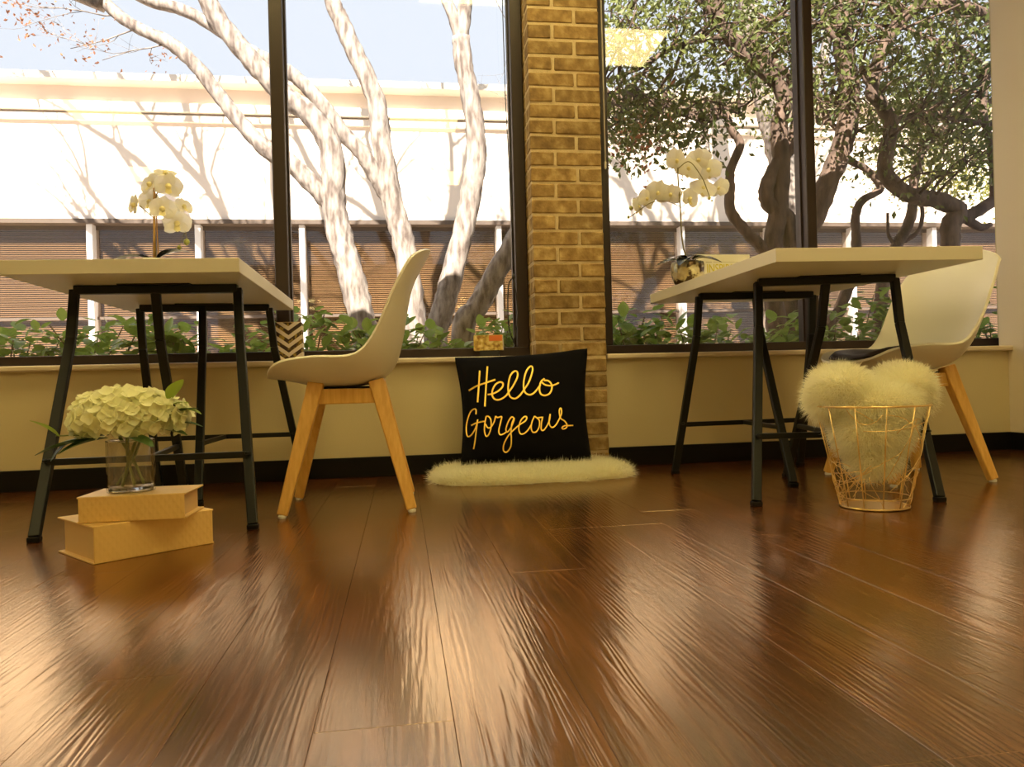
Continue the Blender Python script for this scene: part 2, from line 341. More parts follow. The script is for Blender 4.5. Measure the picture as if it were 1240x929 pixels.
# ------------------------------------------------------------------ room shell
WY = 3.20; XL, XR = -3.6, 2.83; YB = -3.2; CEIL = 2.65; SILL = 0.487; HEAD = 2.42
fl = MB().box(XL - .2, XR + .2, YB - .2, 3.5, -0.15, -0.006).build('floor', 'soil')
struct(fl, 'dark red-brown wood-look plank floor of the room', 'floor')
PW, PL = 0.152, 1.22
cache = {}
def plank_mesh(w, l):
    k = (round(w, 3), round(l, 3))
    if k not in cache:
        cache[k] = MB().box(-w / 2 + .0002, w / 2 - .0002, -l / 2 + .0002, l / 2 - .0002, -0.006, 0.0).mesh('plank', 'plank_vinyl', bevel=0.0004, segs=1)
    return cache[k]
col_i = 0; x = XL
while x < XR - 0.005:
    w = min(PW, XR - x); y = YB - rnd.choice([0.0, .21, .41, .63, .84, 1.02])
    while y < WY - 0.005:
        y0, y1 = max(y, YB), min(y + PL, WY)
        if y1 - y0 > 0.02: inst('plank', plank_mesh(w, y1 - y0), fl, (x + w / 2, (y0 + y1) / 2, 0))
        y += PL
    x += PW; col_i += 1

def wall(name, label, *boxes, mat='wall_paint'):
    b = MB()
    for q in boxes: b.box(*q)
    return struct(b.build(name, mat), label, 'wall')
PX0, PX1 = 0.565, 0.878
wall('wall_front', 'low tan wall under the windows and header above them', (XL - .2, PX0, WY, WY + .28, 0, .465), (PX1, XR + .4, WY, WY + .28, 0, .465),
     (XL - .2, XR + .4, WY + .02, WY + .28, HEAD, CEIL + .1), (XL - .2, -3.0, WY, WY + .28, .465, HEAD), (XR + .19, XR + .4, WY + .06, WY + .28, .465, HEAD))
wall('wall_right', 'beige painted side wall at the right edge of the photo', (XR, XR + .18, YB, WY + .055, 0.0, CEIL), mat='side_paint')
wall('wall_left', 'tan painted side wall beyond the frame', (XL - .18, XL, YB, WY, 0, CEIL))
wall('wall_back', 'tan painted wall behind the camera', (XL - .18, XR + .18, YB - .18, YB, 0, CEIL))
struct(MB().box(XL - .2, XR + .4, YB - .2, WY + .28, CEIL, CEIL + .1).build('ceiling', 'ceiling_white'), 'flat white office ceiling above the frame', 'ceiling')
struct(MB().box(XL - .6, XR + 3.0, YB - .4, WY + .50, CEIL + .1, CEIL + .36).build('roof', 'roofing'), 'flat roof of the room with a short eave', 'roof')
struct(MB().box(XL, PX0, WY - .014, WY, 0, .082).build('baseboard_left', 'baseboard_black', bevel=.003), 'black baseboard under the window with the white chair', 'baseboard')
struct(MB().box(PX1, XR, WY - .014, WY, 0, .082).build('baseboard_front', 'baseboard_black', bevel=.003), 'black baseboard between brick pier and side wall', 'baseboard')
struct(MB().box(XR - .014, XR, YB, WY - .014, 0, .082).build('baseboard_right', 'baseboard_black', bevel=.003), 'black baseboard along the side wall', 'baseboard')
struct(MB().box(-3.0, PX0, WY - .03, WY + .11, .465, SILL).build('trim_1', 'sill_paint', bevel=.006), 'tan sill board under the window beside the cushion', 'sill')
struct(MB().box(PX1, XR + .012, WY - .03, WY + .11, .465, SILL).build('trim_2', 'sill_paint', bevel=.006), 'tan sill board under the window by the side wall', 'sill')

# brick pier
BF = 3.165
pier = MB().box(PX0 + .004, PX1 - .004, BF + .005, WY + .28, 0, CEIL).build('wall_pier', 'mortar')
struct(pier, 'narrow brown brick pier between the two windows', 'wall')
def brick_mesh(w, seed):
    r = random.Random(seed); b = MB().box(-w / 2, w / 2, 0, .09, 0, .0565); me = b.mesh('brick', 'brick_clay', bevel=.004, segs=1)
    for v in me.vertices:
        if v.co.y < .05: v.co += V((r.uniform(-.0015, .0015), r.uniform(-.0015, .0015), r.uniform(-.0015, .0015)))
    return me
long_ = [brick_mesh(.196, i) for i in range(4)]; short_ = [brick_mesh(.1, 9 + i) for i in range(4)]
zc = 0.006; k = 0
while zc < CEIL - .06:
    ws = (.1, .2) if k % 2 else (.2, .1)
    xx = PX0 + .001 + rnd.uniform(0, .002)
    for w in ws:
        me = rnd.choice(short_ if w < .15 else long_); w2 = .1 if w < .15 else .196
        inst('brick', me, pier, (xx + w2 / 2, BF + rnd.uniform(-.002, .002), zc + rnd.uniform(-.001, .001)), (0, 0, rnd.uniform(-.008, .008)))
        xx += w2 + .0125
    zc += .0677; k += 1
# bricks of the side faces behind the corner bricks
zc = 0.006; k = 0; ret = MB().box(0, .09, -.085, .085, 0, .0565).mesh('brick', 'brick_clay', bevel=.004, segs=1)
while zc < CEIL - .06:
    for sx in (PX0 + .001, PX1 - .091):
        inst('brick', ret, pier, (sx, BF + .19, zc))
    zc += .0677

# windows
GY = 3.36
def window(name, label, x0, x1, mull, pane_xs):
    w = struct(MB().box(x0, x1, GY - .06, GY + .05, SILL - .005, SILL + .043).build(name, 'bronze_frame', bevel=.004), label, 'window')
    MB().box(x0, x1, GY - .06, GY + .05, HEAD - .05, HEAD).build('head_rail', 'bronze_frame', w, bevel=.004)
    for a, b in mull: MB().box(a, b, GY - .06, GY + .05, SILL + .043, HEAD - .05).build('mullion', 'bronze_frame', w, bevel=.004)
    for a, b in mull: MB().box(a - .008, b + .008, GY - .012, GY + .018, SILL + .043, HEAD - .05).build('glazing_bead', 'bronze_frame', w)
    for a, b in pane_xs: MB().box(a, b, GY - .003, GY + .003, SILL + .04, HEAD - .045).build('pane', 'window_glass', w)
    return w
window('window_1', 'dark bronze framed window behind the hydrangea table', -3.0, PX0, [(-3.0, -2.94), (-1.80, -1.745), (-.512, -.458), (.512, PX0)],
       [(-2.95, -1.79), (-1.755, -.5), (-.47, .52)])
window('window_2', 'dark bronze framed window behind the wire basket table', PX1, XR + .19, [(PX1, .945), (1.893, 1.94), (XR + .14, XR + .19)],
       [(.94, 1.90), (1.935, XR + .145)])

# blind pull cord and wand
cb = thing('blind_pull', 'thin dark blind cord with knotted loop hanging beside the brick pier', 'cord', at(622, 335, 3.27))
MB().tube([at(607, -40, 3.27), at(612, 120, 3.27), at(619, 250, 3.27), at(622, 335, 3.27)], .0022, 5).build('pull_line', 'cord_black', cb, True)
MB().tube([at(612, -40, 3.27), at(616, 120, 3.27), at(620, 250, 3.27), at(622, 335, 3.27)], .0018, 5).build('pull_line', 'cord_black', cb, True)
MB().tube(catmull([at(622, 335, 3.27), at(616, 345, 3.27), at(615, 375, 3.27), at(617, 400, 3.27), at(624, 418, 3.27)]), .0028, 6).build('loop', 'cord_black', cb, True)
MB().tube(catmull([at(622, 335, 3.27), at(624, 350, 3.27), at(627, 380, 3.27), at(624, 405, 3.27), at(621, 415, 3.27)]), .0028, 6).build('loop', 'cord_black', cb, True)
kp = at(622, 335, 3.27); MB().lathe([(.002, -.014), (.007, -.008), (.008, 0), (.006, .008), (.002, .014)], kp, 10).build('knot', 'cord_black', cb, True)
wd = thing('blind_wand', 'slim clear blind wand hanging by the brick pier in the basket window', 'wand', at(733, 200, 3.27))
MB().tube([at(726, -60, 3.27), at(733, 195, 3.27)], .0035, 6).build('rod', 'wand_clear', wd, True)
MB().lathe([(.003, 0), (.0055, .006), (.0055, .03), (.003, .036)], at(733, 200, 3.27) - V((0, 0, .018)), 10).build('grip', 'wand_clear', wd, True)

# ceiling lights: one mirrored, window row inferred; mid and back rows added as fill
for lx, ly, lab in ((1.50, 1.72, 'in front of the basket window, mirrored in its pane'), (-2.1, 2.5, 'close to the window, near the hidden side wall'), (-.75, 2.5, 'close to the window above the hydrangea desk'),
                    (.45, 2.5, 'close to the window above the cushion'), (-2.3, .2, 'added as fill, mid room near the hidden side wall'), (.25, .2, 'added as fill, mid room above the camera'), (1.45, .2, 'added as fill, mid room, right of the camera'),
                    (-2.6, -1.6, 'added as fill, far back beside the hidden side wall'), (.42, -1.6, 'added as fill, far back behind the camera'), (1.9, -1.6, 'added as fill, far back beside the beige side wall')):
    t = thing('ceiling_light', 'square recessed ceiling light ' + lab, 'light', (lx, ly, CEIL), 'recessed ceiling lights')
    b = MB()
    for q in ((-.31, .31, -.31, -.285), (-.31, .31, .285, .31), (-.31, -.285, -.285, .285), (.285, .31, -.285, .285)): b.box(lx + q[0], lx + q[1], ly + q[2], ly + q[3], CEIL - .02, CEIL)
    b.build('frame', 'lamp_frame', t)
    MB().box(lx - .285, lx + .285, ly - .285, ly + .285, CEIL - .012, CEIL - .004).build('diffuser', 'lamp_diffuser', t)

# ------------------------------------------------------------------ desks
def desk(label, x0, x1, y0, y1, trestles, skew=0.0):
    t = thing('desk', label, 'desk', ((x0 + x1) / 2, (y0 + y1) / 2, 0), 'white desks on black trestles')
    b = MB(); b.box(x0, x1, y0, y1, .70, .74)
    b.v = [(p[0], p[1] + skew * (p[0] - (x0 + x1) / 2), p[2]) for p in b.v]
    b.build('tabletop', 'tabletop_white', t, bevel=.0015)
    for (ta, tb, fa, fb, ts, fs) in trestles:
        ta, tb, ts = (V((*q, .686)) for q in (ta, tb, ts)); fa, fb, fs = (V((*q, 0)) for q in (fa, fb, fs))
        bar = MB().bar(ta, tb, .026, .028, side=V((0, 0, 1))).build('trestle', 'black_metal', t, bevel=.003)
        bo = origin_of(bar)
        def leg(a, f):
            knee = a.lerp(f, .22) + V((a.x - f.x, a.y - f.y, 0)) * .10
            m_ = MB(); d = (f - a); sd = V((1, 0, 0))
            for p, q in ((a, knee), (knee, f + V((0, 0, .012)))): m_.bar(p, q, .027, .02, side=sd)
            m_.build('leg', 'black_metal', bar, bevel=.003)
            MB().bar(f + V((0, 0, .014)), f, .03, .024, side=sd).build('foot_cap', 'baseboard_black', bar, bevel=.003)
        for a, f in ((ta, fa), (tb, fb), (ts, fs)): leg(a, f)
        h = .192; kk = 1 - h / .686; ca, cb_, cs = ta.lerp(fa, kk), tb.lerp(fb, kk), ts.lerp(fs, kk)
        MB().bar(ca, cb_, .018, .014, side=V((0, 0, 1))).build('crossbar', 'black_metal', bar, bevel=.002)
        mid = ca.lerp(cb_, .5)
        MB().bar(mid, cs, .016, .014, side=V((0, 0, 1))).build('brace', 'black_metal', bar, bevel=.002)
        MB().bar(ta.lerp(tb, .28) + V((0, -.012, .013)), ta.lerp(tb, .72) + V((0, -.012, .013)), .005, .05, side=V((0, 0, 1))).build('mount_plate', 'black_metal', bar)
        for c_ in (ca, cb_): MB().lathe([(.004, 0), (.008, .002), (.008, .007), (.003, .01)], c_ + V((0, -.012, .0)), 8).build('bolt', 'black_metal', bar)
    return t
desk('white desk on black trestles above the hydrangea vase', -1.072, -.437, 2.215, 3.285,
     [((-.968, 2.46), (-.493, 2.45), (-.928, 2.078), (-.400, 2.103), (-.737, 2.46), (-.735, 2.72)),
      ((-.955, 3.0), (-.495, 3.03), (-.945, 3.13), (-.395, 3.13), (-.735, 3.01), (-.664, 2.60))], skew=-.05)
desk('white desk on black trestles behind the gold wire basket', 1.077, 1.708, 2.035, 3.15,
     [((1.192, 2.40), (1.628, 2.31), (.999, 2.057), (1.515, 1.975), (1.41, 2.355), (1.395, 2.62)),
      ((1.148, 2.80), (1.60, 2.77), (1.056, 2.86), (1.62, 2.93), (1.37, 2.78), (1.288, 2.38))], skew=-.06)

# ------------------------------------------------------------------ chairs
def resample(P, n):
    C = catmull([V((a, 0, b)) for a, b in P], 12); L = [0]
    for i in range(1, len(C)): L.append(L[-1] + (C[i] - C[i - 1]).length)
    out = []
    for k in range(n):
        t = L[-1] * k / (n - 1); j = 0
        while j < len(L) - 2 and L[j + 1] < t: j += 1
        out.append(C[j].lerp(C[j + 1], (t - L[j]) / max(1e-9, L[j + 1] - L[j])))
    return out
KEEL = [(-.238, .408), (-.183, .400), (-.058, .375), (.07, .385), (.138, .430), (.168, .515), (.183, .600), (.208, .700), (.262, .798)]
RIM = [(-.238, .410), (-.185, .448), (-.09, .462), (.008, .462), (.056, .482), (.102, .548), (.150, .655), (.203, .748), (.262, .800)]
WID = [.150, .205, .225, .236, .242, .246, .242, .222, .110]
def chair(label, loc, rz=0):
    t = thing('shell_chair', label, 'chair', (0, 0, 0), 'white shell chairs at the desks')
    n = 40; K = resample(KEEL, n); R = resample(RIM, n); W = lerp_list(WID, n); m = 25; rows = []
    # the two ends are rounded: widths close in quickly
    for i in range(n):
        s = i / (n - 1); e = min(1, (s / .07)) if s < .07 else min(1, (1 - s) / .10); w = W[i] * (0.25 + .75 * math.sqrt(max(0, 1 - (1 - e) ** 2)))
        if i in (0, n - 1): w = W[i] * .30
        row = []
        for j in range(m):
            a = 2 * j / (m - 1) - 1; q = abs(a) ** 2.6
            p = K[i].lerp(R[i], q); y = math.copysign(abs(a) ** .9, a) * w
            row.append(V((p.x, y, p.z)))
        rows.append(row)
    b = MB(); b.grid(rows); me = b.mesh('shell', 'shell_white', True)
    o = bpy.data.objects.new('shell', me); COL.objects.link(o); o.parent = t
    sol = o.modifiers.new('solid', 'SOLIDIFY'); sol.thickness = .0085; sol.offset = 0
    bv = o.modifiers.new('round', 'BEVEL'); bv.width = .003; bv.segments = 2; bv.limit_method = 'ANGLE'; bv.angle_limit = 1.0
    # seat pad
    rows = []; bot = []
    for i in range(1, 21):
        row = []; f = (i - 1) / 19; e = math.sin(math.pi * (0.06 +   .88 * f)) ** .25
        for j in range(17):
            a = (2 * j / 16 - 1) * .92 * e; q = abs(a) ** 2.6; p = K[i].lerp(R[i], q); y = math.copysign(abs(a) ** .9, a) * W[i]
            edge = min(1, (1 - abs(2 * j / 16 - 1)) * 5) * min(1, f * 6) * min(1, (1 - f) * 6)
            row.append(V((p.x, y, p.z + .018 + .026 * math.sqrt(edge))))
        rows.append(row)
    b = MB(); b.grid(rows); o = bpy.data.objects.new('cushion', b.mesh('cushion', 'cushion_dark', True)); COL.objects.link(o); o.parent = t
    sol = o.modifiers.new('solid', 'SOLIDIFY'); sol.thickness = .006; sol.offset = 0
    # wooden base: two leg frames joined under the shell
    for sy in (-1, 1):
        for sx in (-1, 1):
            a = V((sx * .092, sy * .10, .378)); f = V((sx * .185, sy * .182, .008))
            MB().bar(a + V((sx * -.004, 0, .012)), f, .047, .036, .030, .024, side=V((1, 0, 0))).build('leg', 'beech', t, world=False, bevel=.004)
            MB().lathe([(.011, 0), (.012, .003), (.012, .007), (.009, .010)], f + V((0, 0, -.008)), 12).build('glide', 'clear_foot', t, world=False)
        MB().bar((-.09, sy * .105, .345), (.09, sy * .105, .345), .046, .024, side=V((0, 0, 1))).build('rail', 'beech', t, world=False, bevel=.004)
    for sx in (-1, 1): MB().bar((sx * .095, -.10, .345), (sx * .095, .10, .345), .044, .024, side=V((0, 0, 1))).build('rail', 'beech', t, world=False, bevel=.004)
    MB().box(-.09, .09, -.09, .09, .366, .374).build('mount_plate', 'baseboard_black', t, world=False)
    t.location = loc; t.rotation_euler = (0, 0, rz); return t
c1 = chair('white shell chair seen from the side between hydrangea desk and cushion', (-.163, 2.44, 0))
c2 = copy_tree(c1); c2['label'] = 'white shell chair with dark seat pad in front of the side wall'; c2.location = (1.755, 2.455, 0); c2.rotation_euler = (0, 0, math.radians(2))

# ------------------------------------------------------------------ fur
def fur(pts, nrm, length, width, bend, rng, jitter=.5):
    pts = np.asarray(pts); nrm = np.asarray(nrm); n = len(pts)
    d = nrm + rng.normal(0, jitter, (n, 3)); d /= np.linalg.norm(d, axis=1)[:, None]
    L = length * rng.uniform(.6, 1.15, n)[:, None]; side = np.cross(d, rng.normal(0, 1, (n, 3))); side /= (np.linalg.norm(side, axis=1)[:, None] + 1e-9)
    bd = np.asarray(bend)[None, :] + rng.normal(0, .25, (n, 3))
    p1 = pts + d * L * .5 + bd * L * .12; p2 = pts + d * L + bd * L * .45; w = width / 2
    vs = np.stack([pts - side * w, pts + side * w, p1 - side * w * .8, p1 + side * w * .8, p2], 1).reshape(-1, 3)
    b = np.arange(n)[:, None] * 5
    q = b + np.array([[0, 1, 3, 2]]); t = b + np.array([[2, 3, 4]])
    return vs, q.tolist() + t.tolist()
def sample_mesh(me, n, rng):
    me.calc_loop_triangles(); tri = np.array([t.vertices[:] for t in me.loop_triangles]); co = np.array([v.co[:] for v in me.vertices])
    a, b, c = co[tri[:, 0]], co[tri[:, 1]], co[tri[:, 2]]; nr = np.cross(b - a, c - a); ar = np.linalg.norm(nr, axis=1); nr /= ar[:, None] + 1e-12
    k = rng.choice(len(tri), n, p=ar / ar.sum()); u = rng.random((n, 2)); s = u.sum(1) > 1; u[s] = 1 - u[s]
    return a[k] + (b - a)[k] * u[:, :1] + (c - a)[k] * u[:, 1:], nr[k]

# sheepskin rug
rug = thing('sheepskin_rug', 'cream sheepskin rug lying on the floor under the black cushion', 'rug', (.47, 2.93, 0))
OUT = [(.115, 2.93), (.13, 2.85), (.19, 2.785), (.30, 2.755), (.42, 2.745), (.52, 2.765), (.64, 2.755), (.76, 2.785), (.83, 2.80), (.865, 2.86), (.865, 2.95), (.84, 3.03), (.85, 3.10), (.80, 3.135),
       (.62, 3.12), (.45, 3.13), (.30, 3.12), (.18, 3.07), (.125, 3.0)]
OC = catmull([V((a, b, 0)) for a, b in OUT + OUT[:1]], 4)[:-1]; ctr = V((.47, 2.94, 0)); rows = []
for f, z in ((1.0, .0), (1.0, .012), (.95, .026), (.85, .034), (.6, .036), (.3, .036), (.02, .036)):
    rows.append([ctr + (p - ctr) * f + V((0, 0, z)) for p in OC + OC[:1]])
rb = MB().grid(rows).build('hide', 'fur_base', rug, True, fix=True)
me = rb.data
P_, N_ = sample_mesh(me, 34000, nrng); flip = (N_[:, 2] < -.1); N_[flip] *= -1
P_ = P_ + np.array(origin_of(rug)); ok = P_[:, 2] > .004; P_, N_ = P_[ok], N_[ok]
vs, fs = fur(P_, N_ * .6 + np.array([0, -.25, .35]), .046, .0018, (0, -.25, -.35), nrng, .55)
vs[:, 2] = np.maximum(vs[:, 2], .002); vs[:, 1] = np.minimum(vs[:, 1], 3.16)
raw('fur_pile', vs, fs, 'fur_cream', rug)['kind'] = 'stuff'

# ------------------------------------------------------------------ cushion with gold script
TLc, TRc, BLc, BRc = V((.222, 3.095, .478)), V((.772, 3.10, .505)), V((.222, 2.925, .062)), V((.735, 2.925, .045))
PN = ((BRc - BLc).cross(TLc - BLc)).normalized()
if PN.y > 0: PN = -PN
def pil_plane(a, b):
    ia, ib = (a + 1) / 2, (b + 1) / 2
    a2 = a * (1 - .075 * (1 - b * b) ** 1.2 * abs(a) ** 2); b2 = b * (1 - .055 * (1 - a * a) ** 1.2 * abs(b) ** 2)
    ia, ib = (a2 + 1) / 2, (b2 + 1) / 2
    return (BLc * (1 - ia) + BRc * ia) * (1 - ib) + (TLc * (1 - ia) + TRc * ia) * ib
def pil_h(a, b, T=.072):
    return T * (max(0, 1 - a * a) * max(0, 1 - b * b)) ** .42 + .0035
cush = thing('throw_cushion', 'black square cushion with gold script leaning on the brick pier', 'cushion', ((BLc + BRc) / 2))
front, back = [], []; n = 33
for i in range(n):
    b_ = -math.cos(math.pi * i / (n - 1)); fr, bk = [], []
    for j in range(n):
        a_ = -math.cos(math.pi * j / (n - 1)); p = pil_plane(a_, b_); wr = .0022 * math.sin(9 * a_ + 4 * b_) * math.sin(7 * b_ - 3 * a_)
        fr.append(p + PN * (pil_h(a_, b_) + wr)); bk.append(p - PN * pil_h(a_, b_, .042))
    front.append(fr); back.append(bk)
MB().grid(front).grid([r[::-1] for r in back]).build('cover', 'pillow_black', cush, True)
ring = [pil_plane(-1 + 2 * k / 20, -1) for k in range(20)] + [pil_plane(1, -1 + 2 * k / 20) for k in range(20)] + [pil_plane(1 - 2 * k / 20, 1) for k in range(20)] + [pil_plane(-1, 1 - 2 * k / 20) for k in range(20)]
MB().tube(ring, .0045, 6, closed=True).build('seam', 'pillow_black', cush, True)
def on_cushion(zx, zy):                     # spot of the script on the front of the cushion
    px, py = 545 + zx / 5.994, 415 + zy / 5.994; d = ray(px, py)
    o0 = pil_plane(0, 0); h = .05; a = b = 0
    ex = ((TRc - TLc) + (BRc - BLc)) / 4; ey = ((TLc - BLc) + (TRc - BRc)) / 4
    for _ in range(12):
        p = CAM_P + d * (((o0 + PN * h) - CAM_P).dot(PN) / d.dot(PN)); q = p - PN * h - o0
        a = max(-.98, min(.98, q.dot(ex) / ex.length_squared)); b = max(-.98, min(.98, q.dot(ey) / ey.length_squared)); h = pil_h(a, b)
    return p + PN * .0028
def stroke(mb, pts, w=.0062):
    C = catmull([V((a, b, 0)) for a, b in pts], 7); P = [on_cushion(c.x, c.y) for c in C]; rows = []
    for i, p in enumerate(P):
        t = (P[min(i + 1, len(P) - 1)] - P[max(i - 1, 0)]).normalized(); s = t.cross(PN).normalized() * (w / 2)
        rows.append([p - s - PN * .002, p - s + PN * .0006, p + s + PN * .0006, p + s - PN * .002])
    mb.grid(rows)
HELLO = {'H': [[(215, 205), (208, 320), (199, 435)], [(271, 175), (261, 320), (252, 465)], [(135, 350), (190, 318), (260, 293), (328, 270)]],
         'e': [[(272, 379), (310, 372), (350, 352), (380, 322), (382, 296), (360, 288), (330, 305), (308, 345), (306, 385), (325, 412), (360, 415), (400, 392), (425, 362)]],
         'l1': [[(425, 362), (460, 310), (488, 250), (487, 215), (465, 210), (438, 240), (424, 295), (422, 350), (437, 395), (470, 408), (505, 385), (535, 345)]],
         'l2': [[(535, 345), (570, 290), (596, 215), (597, 180), (580, 175), (555, 205), (538, 260), (533, 320), (546, 365), (580, 380), (615, 360), (655, 308)]],
         'o': [[(685, 262), (660, 285), (648, 330), (655, 370), (685, 385), (720, 372), (738, 335), (733, 300), (710, 278), (680, 276)], [(660, 285), (690, 308), (730, 314), (770, 303), (810, 277), (846, 250)]]}
GORG = {'G': [[(187, 522), (188, 490), (172, 484), (145, 510), (122, 580), (117, 640), (128, 682), (155, 670), (185, 620), (200, 560), (190, 640), (180, 720), (170, 775)], [(152, 603), (190, 585), (250, 572)]],
        'o': [[(262, 536), (252, 590), (250, 645), (262, 680), (280, 668), (296, 620), (296, 565), (280, 538), (262, 536)], [(256, 592), (275, 620), (298, 612), (320, 575), (330, 535)]],
        'r': [[(330, 535), (345, 545), (374, 540), (366, 580), (353, 640), (362, 668), (385, 665), (410, 648)]],
        'g': [[(462, 548), (445, 542), (420, 580), (405, 630), (415, 650), (440, 620), (460, 575), (465, 550), (448, 590), (442, 650), (444, 700), (440, 755), (412, 795), (388, 785), (390, 740), (420, 680), (455, 640)]],
        'e1': [[(455, 640), (500, 600), (545, 570), (556, 545), (540, 538), (512, 568), (498, 620), (508, 660), (535, 662), (565, 635), (590, 595)]],
        'o2': [[(612, 535), (595, 575), (588, 620), (600, 650), (625, 648), (645, 615), (648, 570), (630, 548), (612, 535)], [(630, 548), (665, 543)]],
        'u': [[(672, 540), (662, 590), (662, 632), (680, 636), (705, 600), (722, 560), (726, 520), (718, 570), (725, 605), (745, 616), (770, 595), (795, 550)]],
        's': [[(795, 550), (808, 515), (806, 482), (797, 480), (792, 505), (802, 550), (830, 570), (848, 598), (842, 620), (820, 628), (812, 618), (830, 605), (860, 604), (893, 602)]]}
for word in (HELLO, GORG):
    for L_, sts in word.items():
        b = MB()
        for s_ in sts: stroke(b, s_, .0062 if word is HELLO else .0048)
        b.build('letter', 'gold_foil', cush, fix=False)

# ------------------------------------------------------------------ wire basket and fur throw
BC = V((1.298, 1.955, 0)); BH = .283; RB, RT = .088, .148
bk = thing('wire_basket', 'gold wire basket with tangled wires standing on the floor', 'basket', BC)
def bp_(th, z): r = RB + (RT - RB) * z / BH; return BC + V((r * math.cos(th), r * math.sin(th), z))
for nm, z, rr in (('rim', BH, .0026), ('base_ring', .004, .003), ('hoop', .03, .0014)):
    MB().tube([bp_(2 * math.pi * k / 48, z) for k in range(48)], rr, 6, closed=True).build(nm, 'wire_gold', bk, True)
MB().lathe([(.001, .002), (RB * .98, .002), (RB * .98, .0035), (.001, .0035)], BC, 36).build('base_disc', 'wire_gold', bk)
for k in range(12):
    th = 2 * math.pi * (k + .35) / 12; MB().tube([bp_(th, .004), bp_(th, BH)], .0019, 6).build('upright', 'wire_gold', bk, True)
for k in range(46):
    th = rnd.uniform(0, 2 * math.pi); z = rnd.choice([rnd.uniform(.005, .1), rnd.uniform(.02, .27)]); dth = rnd.choice([-1, 1]) * rnd.uniform(.5, 1.8); dz = rnd.uniform(-.2, .22); cz = rnd.uniform(-.05, .05)
    pts = [bp_(th + dth * q, min(BH, max(.005, z + dz * q + cz * 4 * q * (1 - q)))) + V((rnd.uniform(-.002, .002), rnd.uniform(-.002, .002), 0)) for q in [i / 12 for i in range(13)]]
    MB().tube(pts, .00105, 5).build('wire', 'wire_gold', bk, True)

thr = thing('fur_throw', 'fluffy cream fur throw stuffed into the gold wire basket', 'throw', BC + V((0, 0, .1)))
def blob_mesh(blobs, vox):
    b = bmesh.new()
    for c, r, rot in blobs:
        mtx = Matrix.Translation(c) @ Euler(rot).to_matrix().to_4x4() @ Matrix.Diagonal((*r, 1)); bmesh.ops.create_icosphere(b, subdivisions=3, radius=1.0, matrix=mtx)
    me = bpy.data.meshes.new('tmp'); b.to_mesh(me); b.free(); o = bpy.data.objects.new('tmp', me); COL.objects.link(o)
    md = o.modifiers.new('r', 'REMESH'); md.mode = 'VOXEL'; md.voxel_size = vox
    sm = o.modifiers.new('s', 'SMOOTH'); sm.iterations = 4
    dg = bpy.context.evaluated_depsgraph_get(); m2 = bpy.data.meshes.new_from_object(o.evaluated_get(dg)); bpy.data.objects.remove(o); return m2
tb = [(V((1.225, 1.985, .338)), (.074, .085, .050), (0, .12, 0)), (V((1.405, 1.985, .336)), (.076, .085, .052), (0, -.12, 0)),
      (V((1.305, 1.965, .290)), (.118, .112, .052), (0, 0, 0)), (V((1.295, 1.955, .220)), (.100, .094, .080), (0, 0, 0)), (V((1.292, 1.945, .155)), (.066, .064, .060), (0, 0, 0)),
      (V((1.180, 2.0, .305)), (.035, .06, .05), (0, 0, 0)), (V((1.455, 2.0, .305)), (.04, .06, .05), (0, 0, 0))]
tm = blob_mesh(tb, .009); tm.name = 'hide'
for v in tm.vertices: v.co -= BC + V((0, 0, .1))
tm.materials.clear(); tm.materials.append(MATS['fur_base']); tm.polygons.foreach_set('use_smooth', [True] * len(tm.polygons))
inst('hide', tm, thr)
P_, N_ = sample_mesh(tm, 30000, nrng); P_ = P_ + np.array(BC + V((0, 0, .1)))
vs, fs = fur(P_, N_, .034, .0017, (0, 0, -.4), nrng, .38)
raw('fur_pile', vs, fs, 'fur_cream', thr)['kind'] = 'stuff'

# ------------------------------------------------------------------ book boxes, vase and hydrangea
def book(label, p0, e1, e2, L_, D_, z0, h, open_sides):
    t = thing('book_box', label, 'box', (*p0, z0), 'gold book boxes'); t.rotation_euler = (0, 0, math.atan2(e1.y, e1.x))
    c = MB().box(-.001, L_ + .001, 0, .005, .0005, h - .0005); c.build('spine', 'gold_paper', t, world=False, bevel=.0015)
    MB().box(-.004, L_ + .004, .001, D_, h - .004, h).build('cover', 'gold_paper', t, world=False, bevel=.0012)
    MB().box(-.004, L_ + .004, .001, D_, 0, .004).build('cover', 'gold_paper', t, world=False, bevel=.0012)
    MB().box(.008, L_ - .008, .0052, D_ - .010, .0042, h - .0042).build('case', 'page_board', t, world=False)
    return t
e1 = V((.205, .172, 0)).normalized()
book('larger gold patterned book box on the floor, under the other', V((-.668, 1.766)), e1, None, .267, .217, 0.0, .083, 0)
e1 = V((.226, -.003, 0)).normalized()
book('smaller gold book box on top, carrying the glass vase', V((-.718, 1.814)), e1, None, .224, .152, .0835, .058, 0)
VC = V((-.632, 1.893, .1418)); VR, VH = .052, .118
vase = thing('flower_arrangement', 'cream hydrangeas with green leaves in a clear glass vase', 'flowers', VC)
MB().lathe([(.001, 0), (VR, 0), (VR, .004), (VR, VH - .002), (VR - .001, VH), (VR - .003, VH), (VR - .0035, VH - .003), (VR - .0035, .014), (VR - .006, .011), (.001, .010)], VC, 40).build('vase', 'clear_sheet', vase, True)
MB().lathe([(.001, .0005), (VR - .004, .0005), (VR - .004, .0095), (VR - .006, .0098), (.001, .0098)], VC, 40).build('vase_base', 'vase_glass', vase, True)
MB().lathe([(VR - .0035, VH - .0005), (VR, VH - .0005), (VR + .0008, VH + .0015), (VR - .0018, VH + .003), (VR - .0043, VH + .0015)], VC, 40, closed=True).build('vase_rim', 'vase_glass', vase, True)
